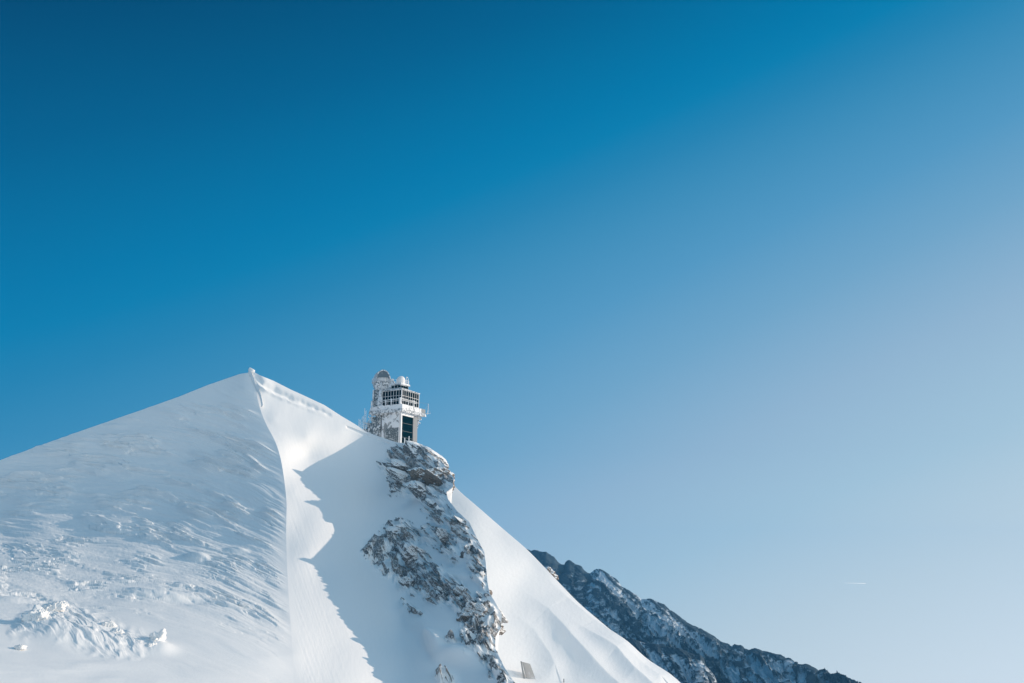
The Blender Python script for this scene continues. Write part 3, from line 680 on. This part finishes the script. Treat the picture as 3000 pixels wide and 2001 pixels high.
    for k in range(3):
        part(MB().box((LX0 + 0.1, LY0 + 0.3 + k * 1.15, 5.35), (LX0 + 0.18, LY0 + 1.2 + k * 1.15, 6.05)), 'lantern_window', M['glass'])
        part(MB().box((LX0 + 0.3 + k * 1.2, LY0 + 0.1, 5.35), (LX0 + 1.3 + k * 1.2, LY0 + 0.18, 6.05)), 'lantern_window', M['glass'])
    part(MB().box((LX0 - 0.15, LY0 - 0.15, 6.3), (LX1 + 0.2, LY1 + 0.3, 6.75)), 'lantern_roof', M['rime_dense'], cut=0.5, rough=0.05, rs=0.5)
    rr = MB()
    for (x, y) in [(2.0, 1.8), (2.0, 3.4), (2.0, 5.2), (4.2, 1.8), (5.9, 1.8)]: rr.tube((x, y, 6.7), (x, y, 7.9), 0.05, n=6)
    for z in (7.3, 7.85): rr.tube((2.0, 1.8, z), (2.0, 5.2, z), 0.04, n=6).tube((2.0, 1.8, z), (5.9, 1.8, z), 0.04, n=6)
    part(rr, 'roof_railing', M['white_metal'])
    # small radome
    prof = [(0.0, 2.45)] + [(1.22 * math.sin(a), 1.25 + 1.2 * math.cos(a)) for a in np.linspace(0.15, math.pi / 2, 10)] + [(1.22, 0.0)]
    part(MB().lathe((3.9, 3.2, 6.7), prof[::-1], 40), 'radome', M['radome'], smooth=True)
    an = MB()
    for (x, y, h) in [(5.3, 2.2, 2.3), (5.8, 2.4, 1.6), (5.6, 1.8, 1.9), (5.9, 3.2, 1.2)]: an.tube((x, y, 6.7), (x, y, 6.7 + h), 0.12, 0.08, 7, 0.3, rng, 6)
    an.tube((5.1, 2.2, 8.9), (5.9, 2.2, 8.95), 0.12, 0.1, 7, 0.2, rng, 3)
    part(an, 'antenna', M['rime_dense'], smooth=True)
    # ice-caked instrument rack between the domes
    ic = MB()
    for k in range(26):
        x = rng.uniform(2.2, 4.2); y = rng.uniform(5.2, 6.4); z0 = rng.uniform(3.8, 7.6)
        ic.box((x - 0.3, y - 0.3, z0), (x + rng.uniform(0.1, 0.45), y + rng.uniform(0.1, 0.45), z0 + rng.uniform(0.6, 1.6)))
    part(ic, 'instrument_rack', M['rime_dense'], cut=0.4, rough=0.15, rs=0.35)
    # stepped snow shoulder from the dome tower to the hall roof
    sh = MB().add([(1.2, 4.8, 4.4), (1.2, 6.9, 4.4), (3.8, 6.9, 4.4), (3.8, 4.8, 4.4), (1.9, 5.4, 6.6), (1.9, 6.9, 7.6), (3.8, 6.9, 7.6), (3.8, 5.4, 6.6)], [(0, 1, 2, 3), (4, 7, 6, 5), (0, 4, 5, 1), (1, 5, 6, 2), (2, 6, 7, 3), (3, 7, 4, 0)])
    part(sh, 'snow_shoulder', M['rime_dense'], cut=0.5, rough=0.12, rs=0.5)
    # dome tower
    DC = (1.6, 8.35)
    part(MB().lathe((DC[0], DC[1], 0), [(1.75, -1.4), (1.75, 1.2), (1.8, 3.0), (2.0, 5.0), (2.35, 5.9), (2.55, 6.6), (2.6, 7.1)], 48), 'dome_tower', M['rime_dark'], smooth=True)
    part(MB().lathe((DC[0], DC[1], 0), [(2.0, 4.95), (2.15, 5.25), (2.5, 5.9), (2.72, 6.6), (2.78, 7.0), (2.3, 7.0)], 48), 'flared_collar', M['rime'], smooth=True)
    part(MB().lathe((DC[0], DC[1], 0), [(2.2, 7.0), (2.95, 7.02), (3.0, 7.22), (2.2, 7.26)], 48), 'gallery_floor', M['rime'], smooth=False)
    dm = [(2.5 * math.cos(a), 8.25 + 2.55 * math.sin(a)) for a in np.linspace(0, math.pi / 2 - 0.02, 16)]
    part(MB().lathe((DC[0], DC[1], 0), [(2.45, 7.2), (2.5, 8.2)] + dm, 56), 'dome', M['dome'], smooth=True)
    # shutter facing the viewer: half-round screen in a raised arch
    vd = Vector((-0.72, -0.69, 0))                    # local direction towards the valley
    sdv = Vector((vd.y, -vd.x, 0)); c0 = Vector((DC[0], DC[1], 8.15))
    scr = MB(); pts = []; ARC = 28
    fr = 1.75
    for i in range(ARC + 1):
        a = math.pi * i / ARC; pts.append((fr * math.cos(a), fr * 1.25 * math.sin(a)))
    off = vd * 2.52
    vs = []
    for (u, w_) in pts: vs.append(c0 + off + sdv * u + Vector((0, 0, w_)))
    nb = len(vs)
    for q in list(vs): vs.append(q - vd * 0.6)
    scr.add(vs, [tuple(range(nb)), tuple(range(2 * nb - 1, nb - 1, -1))] + [(i, i + nb, (i + 1) % nb + nb, (i + 1) % nb) for i in range(nb)])
    part(scr, 'shutter_screen', M['mesh_dark'])
    ar = MB()
    for i in range(ARC):
        a0, a1 = math.pi * i / ARC, math.pi * (i + 1) / ARC; q = []
        for a in (a0, a1):
            for rr_, dep in ((fr * 1.0, 0.12), (fr * 1.14, 0.12), (fr * 1.14, -2.0), (fr * 1.0, -2.0)):
                q.append(c0 + off + sdv * (rr_ * math.cos(a)) + Vector((0, 0, rr_ * 1.25 * math.sin(a))) + vd * dep)
        ar.add(q, [(0, 1, 5, 4), (1, 2, 6, 5), (2, 3, 7, 6), (3, 0, 4, 7), (0, 3, 2, 1), (4, 5, 6, 7)])
    part(ar, 'shutter_arch', M['rime'])
    gr = MB()
    for i in range(20):
        a = 2 * math.pi * i / 20; p = (DC[0] + 2.9 * math.cos(a), DC[1] + 2.9 * math.sin(a)); a2 = 2 * math.pi * (i + 1) / 20; p2 = (DC[0] + 2.9 * math.cos(a2), DC[1] + 2.9 * math.sin(a2))
        gr.tube((*p, 7.2), (*p, 8.25), 0.06, n=6)
        for z in (7.55, 7.9, 8.22): gr.tube((*p, z), (*p2, z), 0.05, n=6)
    part(gr, 'gallery_railing', M['white_metal'])
    ld = MB()
    for s_ in (-0.3, 0.3): ld.tube((DC[0] - 2.2, DC[1] - 1.6 + s_, 3.3), (DC[0] - 2.4, DC[1] - 1.6 + s_, 7.1), 0.06, n=6)
    for z in np.arange(3.5, 7, 0.4): ld.tube((DC[0] - 2.3, DC[1] - 1.9, z), (DC[0] - 2.3, DC[1] - 1.3, z), 0.045, n=6)
    part(ld, 'ladder', M['rime'])
    # stair tower wrapped in rime below the dome
    part(MB().box((-0.1, 7.1, -1.2), (2.8, 10.3, 4.9)), 'stair_tower', M['rime_dark'], cut=0.35, rough=0.16, rs=0.45)
    part(MB().box((-0.35, 7.0, -1.4), (-0.05, 7.35, 5.3)).box((-0.3, 9.9, -1.4), (0.0, 10.2, 5.0)), 'stair_post', M['rime_dense'], cut=0.4, rough=0.06, rs=0.4)
    dg = MB(); dg.add([(-0.3, 6.4, -0.6), (-0.12, 6.4, -0.6), (-0.12, 7.2, 4.6), (-0.3, 7.2, 4.6), (-0.3, 8.4, -0.6), (-0.12, 8.4, -0.6), (-0.12, 7.9, 4.6), (-0.3, 7.9, 4.6)], [(0, 1, 2, 3), (4, 7, 6, 5), (0, 3, 7, 4), (1, 5, 6, 2), (3, 2, 6, 7), (0, 4, 5, 1)])
    part(dg, 'ice_curtain', M['rime_dense'], cut=0.4, rough=0.1, rs=0.4)
    # lower annex: tiers of rime-choked stairs and scaffolding down to the snow
    ax = MB(); top = [(8.0, 9.4, -2.4), (9.3, 10.8, -3.2), (10.6, 12.2, -4.6), (12.0, 13.6, -6.4), (13.4, 15.0, -8.6), (14.8, 16.2, -10.2)]
    for (a, b, z) in top: ax.box((0.2 + rng.random() * 0.3, a, -20), (4.5, b, z))
    ax.box((0.25, 7.5, -20), (4, 8.4, -2.0))
    part(ax, 'stair_annex', M['rime_dark'], cut=0.45, rough=0.32, rs=0.7)
    rl = MB()
    pr = None
    for k in range(15):
        y = 8.6 + k * 0.52; z = -1.6 - max(0, k - 2) * 0.62
        rl.tube((0.1, y, z - 1.4), (0.1, y, z + 0.2), 0.07, 0.06, 6, 0.3, rng, 4)
        if pr: rl.tube((0.1, pr[0], pr[1] + 0.15), (0.1, y, z + 0.15), 0.06, n=6).tube((0.1, pr[0], pr[1] - 0.5), (0.1, y, z - 0.5), 0.05, n=6)
        pr = (y, z)
    for (y, z) in [(9.6, -1.2), (10.8, -3.0), (12.4, -4.6)]: rl.box((-0.2, y - 0.7, z - 0.12), (1.2, y + 0.7, z + 0.02))
    rl.tube((-0.6, 10.8, -1.4), (-0.6, 9.6, 2.0), 0.12, 0.1, 6, 0.2, rng, 6).tube((-0.6, 11.3, -3.2), (-0.6, 10.2, 0.6), 0.08, 0.07, 6, 0.2, rng, 6)
    part(rl, 'stair_railing', M['rime_dense'])
    return root
obs = build_observatory()

# ------------------------------------------------------------------ separate rocks of the outcrop
def ico(sub):
    import bmesh
    bm = bmesh.new(); bmesh.ops.create_icosphere(bm, subdivisions=sub, radius=1.0)
    v = np.array([q.co[:] for q in bm.verts]); f = np.array([[q.index for q in t.verts] for t in bm.faces]); bm.free(); return v, f
ICO5, ICO4 = ico(6), ico(5)
IMG_R = np.array([1.0, 0, 0]); IMG_U = np.array([0, -sp_, cp]); IMG_B = np.array([0, -cp, -sp_])      # right, up, towards the valley
def rock(name, px, py, Y, a, b, tilt, mat, seed, label, cat, c=None, facets=14, rough=0.10, push=0.35, cutoff=(0.62, 0.95), parent=None, strata=0.06):
    """faceted block; a, b are half sizes in photo pixels, tilt turns the long side down to the right"""
    rs = np.random.RandomState(seed); v, f = ICO5 if a > 25 else ICO4; k = Y / F * 1.0
    a *= k; b *= k; c = (c * k if c else (a + b) / 2)
    P = v.copy(); nrm = rs.normal(size=(facets, 3)); nrm /= np.linalg.norm(nrm, axis=1)[:, None]; hh = rs.uniform(*cutoff, facets)
    dots = P @ nrm.T; s_ = np.min(np.where(dots > 0.05, hh / np.maximum(dots, 0.05), 9), axis=1); P = P * np.minimum(s_, 1.15)[:, None]
    P = P * np.array([a, b, c])
    d = fbm3(P / (0.45 * max(b, 0.4)), 4, seed + 3, 0.55) * rough * b * 1.6 + strata * b * np.sign(np.sin(P[:, 1] / b * 9 + 2 * n3(P / a, seed)))
    r_ = P / (np.linalg.norm(P, axis=1)[:, None] + 1e-9); P = P + r_ * d[:, None]
    ct, st = math.cos(R(-tilt)), math.sin(R(-tilt))
    e1 = IMG_R * ct + IMG_U * st; e2 = -IMG_R * st + IMG_U * ct; e3 = IMG_B
    Q = P[:, :1] * e1 + P[:, 1:2] * e2 + P[:, 2:3] * e3
    o = new_mesh_obj(name, Q, f, mat, parent); o.location = Vector(W3(px, py, Y)) - Vector(e3) * c * push
    if label: tag(o, label, cat, {'rock': 'rocks of the outcrop', 'ice lump': 'ice lumps at the foot of the left slope'}.get(cat))
    return o
def Yb_(px, py): return float(1 / fB(px, py))
def Yl_(px, py): return float(1 / fL(px, py))
GR, BR, RI = M['boulder'], M['boulder_brown'], M['boulder_rimed']
ROCKS = [
 ('rock_ledge', 1240, 1338, 80, 25, 27, GR, 'long rime-dusted overhanging rock slab directly below the tall window of the observatory'),
 ('boulder', 1286, 1402, 50, 34, 28, BR, 'brown blunt rock nose sticking out over the snowfield below the overhanging slab'),
 ('boulder', 1236, 1392, 44, 20, 34, BR, 'brown streaky rock between the overhanging slab and the blunt rock nose'),
 ('boulder', 1180, 1372, 46, 17, 22, RI, 'rime-speckled dark block at the top left edge of the upper rock band'),
 ('rock_ledge', 1186, 1404, 60, 15, 27, RI, 'thin frosted slab under the top left edge of the upper rock band'),
 ('rock_ledge', 1246, 1448, 62, 19, 33, RI, 'frosted grey slab dropping to the right in the middle of the upper rock band'),
 ('boulder', 1160, 1440, 14, 9, 20, RI, 'small dark rock standing alone at the left foot of the upper band'),
 ('boulder', 1268, 1478, 27, 13, 40, GR, 'grey wedge of rock at the lower tip of the frosted slab'),
 ('boulder', 1290, 1500, 26, 14, 45, RI, 'dark jagged block above the white gully between the two rock bands'),
 ('boulder', 1182, 1556, 48, 21, 8, RI, 'rounded rime-furred rock knoll carrying the white marker post'),
 ('boulder', 1246, 1549, 17, 11, 25, GR, 'small dark rock right of the rime-furred knoll'),
 ('boulder', 1308, 1578, 34, 15, 46, GR, 'netted dark rock face right of the snow ramp, beside the upper gully'),
 ('boulder', 1218, 1634, 44, 30, 48, RI, 'broad pale boulder wrapped in wire netting in the middle of the lower rock band'),
 ('boulder', 1163, 1670, 14, 10, 30, BR, 'small brown rock at the left edge of the netting'),
 ('boulder', 1199, 1712, 27, 21, 48, GR, 'rounded dark netted boulder low on the left of the lower rock band'),
 ('boulder', 1243, 1730, 13, 12, 20, BR, 'small brown rock right of the rounded netted boulder'),
 ('boulder', 1292, 1738, 40, 17, -8, BR, 'dark brown undercut rock with snow on its head, under the net'),
 ('boulder', 1352, 1738, 28, 16, 18, BR, 'reddish brown rock next to the undercut one'),
 ('boulder', 1384, 1802, 42, 30, 8, BR, 'large reddish grey block covered with wire netting'),
 ('rock_ledge', 1442, 1783, 60, 17, 43, GR, 'long pointed slab hanging over the right snowfield'),
 ('boulder', 1450, 1838, 32, 14, 22, BR, 'brown pointed rock below the long hanging slab'),
 ('boulder', 1424, 1732, 17, 15, 40, BR, 'brown corner rock above the long hanging slab'),
 ('rock_ledge', 1356, 1530, 30, 8, 38, GR, 'narrow dark slab on the upper right rim beside the bright snowfield'),
 ('boulder', 1366, 1622, 14, 24, 20, GR, 'upright dark rock on the right rim of the lower band'),
 ('boulder', 1408, 1690, 12, 25, 8, RI, 'upright frosted rock above the brown corner rock'),
 ('boulder', 1375, 1872, 30, 12, 42, RI, 'frosted ledge below the large netted block'),
 ('boulder', 1430, 1882, 24, 20, 35, RI, 'frosted block under the brown pointed rock'),
 ('boulder', 1296, 1984, 17, 12, 40, GR, 'dark rock in the snow hollow at the bottom edge of the picture'),
 ('rock_ledge', 1204, 1788, 19, 5, 32, GR, 'thin dark ledge alone in the shaded snow left of the lower band'),
 ('rock_ledge', 1315, 1880, 15, 4, 4, GR, 'thin flat dark rock in the shaded hollow beside the tall frosted cliff'),
]
rock_objs = {}
for i, (nm, px, py, a, b, tl, mt, lab) in enumerate(ROCKS):
    o = rock(nm, px, py, 258.0 if i == 0 else Yb_(px, py) + (5.0 if px > 1415 and py > 1700 else 0), a, b, tl, mt, 500 + i * 7, lab, 'rock', rough=0.11 if mt is RI else (0.05 if i == 0 else 0.085), push=-0.05, strata=0.035 if i == 0 else 0.055, facets=10 if a > 30 else 14)
    rock_objs[i] = o
rock('boulder', 1620, 1684, 271, 8, 22, -42, BR, 900, 'pale orange rock tip on the skyline of the right snowfield', 'rock', push=0.5)
rock('boulder', 1617, 1952, 1 / float(fR(1617, 1952)), 9, 4, 30, GR, 905, 'tiny dark rock at the end of the leftmost snow rib of the right snowfield', 'rock', push=0.0)

# ------------------------------------------------------------------ rockfall nets
def net(idx, box, label, step=5.5, ang=38):
    import bpy as _b
    dg = _b.context.evaluated_depsgraph_get(); trees = []
    for i in idx:
        o = rock_objs[i]; me = o.data; n_ = len(me.vertices); co = np.empty(n_ * 3, np.float32); me.vertices.foreach_get('co', co)
        co = co.reshape(-1, 3) + np.array(o.location[:]); trees.append(BVHTree.FromPolygons([tuple(c) for c in co], [tuple(p.vertices) for p in me.polygons]))
    x0, y0, x1, y1 = box; cxp, cyp = (x0 + x1) / 2, (y0 + y1) / 2; rad = 0.5 * math.hypot(x1 - x0, y1 - y0); mb = MB(); prj = {}
    def hit(px, py):
        d = Vector(W3(px, py, 100.0)).normalized(); best = None
        for t in trees:
            h = t.ray_cast(Vector((0, 0, 0)), d)
            if h[0] is not None and (best is None or h[3] < best): best = h[3]
        return d * (best - 0.08) if best else None
    for fam in (ang, ang + 78):
        ca, sa = math.cos(R(fam)), math.sin(R(fam)); s_ = -rad
        while s_ < rad:
            prev = None; t = -rad
            while t < rad:
                px, py = cxp + ca * t - sa * s_, cyp + sa * t + ca * s_; cur = hit(px, py)
                if cur is not None and prev is not None and (cur - prev).length < 1.6: mb.tube(prev, cur, 0.028, n=3)
                prev = cur; t += 5.0
            s_ += step
    return tag(mb.build('rockfall_net', M['wire']), label, 'safety net', 'rockfall nets on the outcrop')
net([12], (1165, 1595, 1270, 1675), 'fine wire net drawn over the broad pale boulder of the lower rock band')
net([14], (1165, 1685, 1235, 1740), 'fine wire net over the rounded dark boulder low on the left')
net([16], (1245, 1715, 1340, 1762), 'fine wire net over the dark brown undercut rock')
net([17], (1320, 1715, 1385, 1762), 'fine wire net over the reddish brown rock next to the undercut one')
net([18], (1335, 1768, 1430, 1836), 'fine wire net over the large reddish grey block')
net([19], (1380, 1730, 1500, 1830), 'fine wire net over the long slab hanging over the right snowfield')
net([11], (1270, 1545, 1345, 1612), 'fine wire net on the dark rock face beside the upper gully')

# ------------------------------------------------------------------ ice lumps at the foot of the left slope
ICE = [
 ('ice_lump', 112, 1825, 30, 38, -12, 'largest rime-crusted ice lump, bottom left, throwing a pointed shadow'),
 ('ice_lump', 140, 1795, 34, 15, -22, 'rough ice crust leaning on the top of the largest lump'),
 ('ice_lump', 175, 1773, 20, 11, 4, 'small crumbly ice crown at the top of the chain of lumps'),
 ('ice_lump', 178, 1822, 20, 11, 35, 'crumbled ice blocks in the middle of the chain'),
 ('ice_lump', 205, 1852, 14, 12, 30, 'small ice lump at the lower end of the chain'),
 ('ice_lump', 320, 1834, 18, 9, 28, 'low crusted ridge of snow right of the chain, in the open slope'),
 ('ice_lump', 345, 1858, 20, 10, 20, 'low crusted mound below the small crusted ridge'),
 ('ice_lump', 58, 1899, 15, 9, -6, 'small dark-sided ice lump alone at the far bottom left'),
 ('ice_lump', 457, 1880, 20, 27, 10, 'pointed ice tooth standing at the right end of the lumps'),
 ('ice_lump', 432, 1896, 18, 9, -25, 'low ice shelf at the left foot of the pointed ice tooth'),
]
for i, (nm, px, py, a, b, tl, lab) in enumerate(ICE):
    rock(nm, px, py, Yl_(px, py + b * 0.4), a * 1.2, b * 1.2, tl, M['crust'], 700 + i * 5, lab, 'ice lump', rough=0.17, push=0.25, cutoff=(0.6, 0.98), facets=18, strata=0.0)

# ------------------------------------------------------------------ cornice and knob on the summit
def cornice():
    rs = random.Random(3); pts = [(729, 1088), (733, 1097), (738, 1108), (742, 1120), (748, 1130), (754, 1142), (760, 1156), (764, 1172), (767, 1190)]
    n = 60; t = np.linspace(0, 1, n); q = polyline(pts, t); Yc = np.interp(q[:, 1], [c[1] for c in CREST], [c[2] for c in CREST])
    P = W3(q[:, 0] + 1.5, q[:, 1], Yc - 0.3); vs = []; fs = []; m = 14
    rad = 0.26 * (1 - 0.7 * t) * (1 + 0.7 * n2(t * 16, t * 0, 4)) + 0.08
    for i in range(n):
        for k in range(m):
            a = 2 * math.pi * k / m; rr = rad[i] * (1 + 0.35 * rs.uniform(-1, 1)); vs.append(P[i] + np.array([math.cos(a) * rr, 0.2 * math.sin(a), math.sin(a) * rr * 1.0 + math.cos(a) * 0.2]))
    for i in range(n - 1):
        for k in range(m): fs.append((i * m + k, i * m + (k + 1) % m, (i + 1) * m + (k + 1) % m, (i + 1) * m + k))
    o = new_mesh_obj('snow_cornice', np.array(vs), fs, M['crust']); tag(o, 'ragged white snow cornice along the top of the sharp crest', 'snow cornice')
cornice()
rock('snow_mound', 737, 1085, 278, 8.5, 7.5, 20, M['snow_soft'], 811, 'rounded knob of snow on the very summit of the white peak', 'snow knob', rough=0.08, push=0.0, facets=3, strata=0.0)

# ------------------------------------------------------------------ small man-made things
def prism(name, poly, Y, depth, mat, parent=None, back=(0, 1, -0.1)):
    a = [W3(x, y, Y) for x, y in poly]; n = len(a); b = [p + np.array(back) * depth for p in a]
    return MB().add(a + b, [tuple(range(n)), tuple(range(2 * n - 1, n - 1, -1))] + [(i, i + n, (i + 1) % n + n, (i + 1) % n) for i in range(n)]).build(name, mat, parent)
def post(name, px, y0, y1, Y, w, label, mat, cap=True):
    p = W3(px, y1, Y); h = (y1 - y0) / F * Y * 1.0; e = empty(name, Vector(p)); tag(e, label, 'post')
    MB().box((-w, -w, -0.6), (w, w, h)).build('shaft', mat, e, bevel=0.02); MB().box((-w * 1.15, -w * 1.15, h + 0.003), (w * 1.15, w * 1.15, h + 0.1)).build('snow_cap', M['rime_dense'], e, bevel=0.03)
    return e
post('marker_post', 1173.5, 1516, 1536, Yb_(1180, 1540) - 1.5, 0.15, 'white marker post on the rime-furred rock knoll', M['white_metal'])
post('fence_post', 1185.5, 1284, 1296, 277, 0.13, 'short white post in the snow at the foot of the tall window', M['white_metal'])
post('fence_post', 1198, 1279, 1298, 276.5, 0.11, 'taller thin white post at the foot of the tall window', M['white_metal'])
WY = 1 / float(fR(1560, 1985)) - 0.3
wl = empty('concrete_wall', Vector(W3(1555, 2001, 195))); tag(wl, 'slanting pale concrete wall half buried in snow at the bottom edge', 'wall')
def under(o, par): o.parent = par; o.matrix_parent_inverse = par.matrix_basis.inverted(); return o
under(prism('wall_face', [(1530, 1939), (1553, 1945), (1584, 2030), (1552, 2030)], WY, 3.0, rimed('snow-streaked pale concrete', (0.48, 0.465, 0.45), 0.47, 0.7, 0.3, 0.04, (1, 1, 0.5))), wl)
under(prism('edge_plank', [(1524.5, 1937), (1529, 1938), (1546, 2030), (1540, 2030)], WY - 0.4, 0.5, M['concrete']), wl)
for (px, y0, y1, lab) in [(1891, 1988, 2006, 'thin dark stake at the bottom edge, on the right snowfield'), (1652, 1990, 1998, 'tiny dark stake in the shaded snow trough at the bottom edge')]:
    post('stake', px, y0, y1, 1 / float(fR(px, y1)) - 0.5, 0.07, lab, M['dark'])
# mast on an outrigger of the terrace
def mast():
    p = W3(1253, 1212, 287); e = empty('antenna_mast', Vector(p)); tag(e, 'thin white guyed antenna mast standing off the right end of the terrace', 'antenna mast')
    MB().tube((0, 0, -0.2), (0.15, 0, 2.9), 0.11, 0.07, 8).build('pole', M['white_metal'], e)
    MB().tube((0.15, 0, 2.8), (0.75, 0, 0.1), 0.022, n=5).tube((0.15, 0, 2.8), (-0.9, 0, 1.2), 0.02, n=5).tube((0.15, 0, 2.85), (-2.4, 0, 3.3), 0.02, n=5).build('guy_wire', M['wire'], e)
    MB().tube((-3.6, 1.5, 0.45), (0.75, 0, 0.05), 0.06, n=6).tube((-3.6, 1.5, -0.3), (0.1, 0, 0.0), 0.04, n=6).build('outrigger', M['white_metal'], e)
mast()
def lattice(px, y0, y1, Y, label):
    p = W3(px, y1, Y); h = (y1 - y0) / F * Y; e = empty('antenna_mast', Vector(p)); tag(e, label, 'antenna mast', 'frosted masts left of the observatory'); rg = random.Random(int(px)); g = MB(); q = MB()
    for dx in (-0.25, 0.25): g.tube((dx, 0, -1.5), (dx * 0.8, 0, h * rg.uniform(0.8, 1)), 0.07, 0.05, 6, 0.35, rg, 8)
    z = 0.2
    while z < h * 0.8: q.tube((-0.25, 0, z), (0.25, 0, z + 0.3), 0.05, 0.05, 6, 0.3, rg, 3); z += 0.5
    g.build('upright', M['rime_dense'], e); q.build('crosspiece', M['rime_dense'], e)
lattice(1069, 1194, 1250, 292, 'tallest frosted lattice mast left of the observatory')
lattice(1062, 1212, 1252, 291, 'middle frosted lattice mast left of the observatory')
lattice(1053, 1226, 1250, 290, 'shortest frosted lattice mast, farthest left of the observatory')
# contrail
a_, b_ = W3(2474, 1708, 18500), W3(2535, 1709.5, 25000); tb = MB(); rg = random.Random(2)
for k in range(12):
    t0, t1 = k / 12, (k + 1) / 12; A_ = Vector(a_).lerp(Vector(b_), t0); B_ = Vector(a_).lerp(Vector(b_), t1); tb.tube(A_, B_, 0.8 + 5.0 * t0, 0.8 + 5.0 * t1, 8)
tag(tb.build('contrail', plain('ice crystal trail', (0.85, 0.86, 0.88), 1.0, 0, 0, 0, 0.01, 0.02)), 'thin white aircraft trail low in the pale sky on the right', 'contrail')

# ------------------------------------------------------------------ thin mountain haze
hm = bpy.data.materials.new('haze'); hm.use_nodes = True; ht = hm.node_tree; ht.nodes.clear()
ho = N(ht, 'ShaderNodeOutputMaterial'); hv = N(ht, 'ShaderNodeVolumePrincipled'); hv.inputs['Color'].default_value = (0.22, 0.62, 1.0, 1)
hv.inputs['Density'].default_value = 0.00013; hv.inputs['Anisotropy'].default_value = 0.0; ht.links.new(hv.outputs[0], ho.inputs['Volume'])
hz = MB().box((-420, -40, -720), (1250, 1720, 78)).build('haze', hm); tag(hz, kind='stuff')
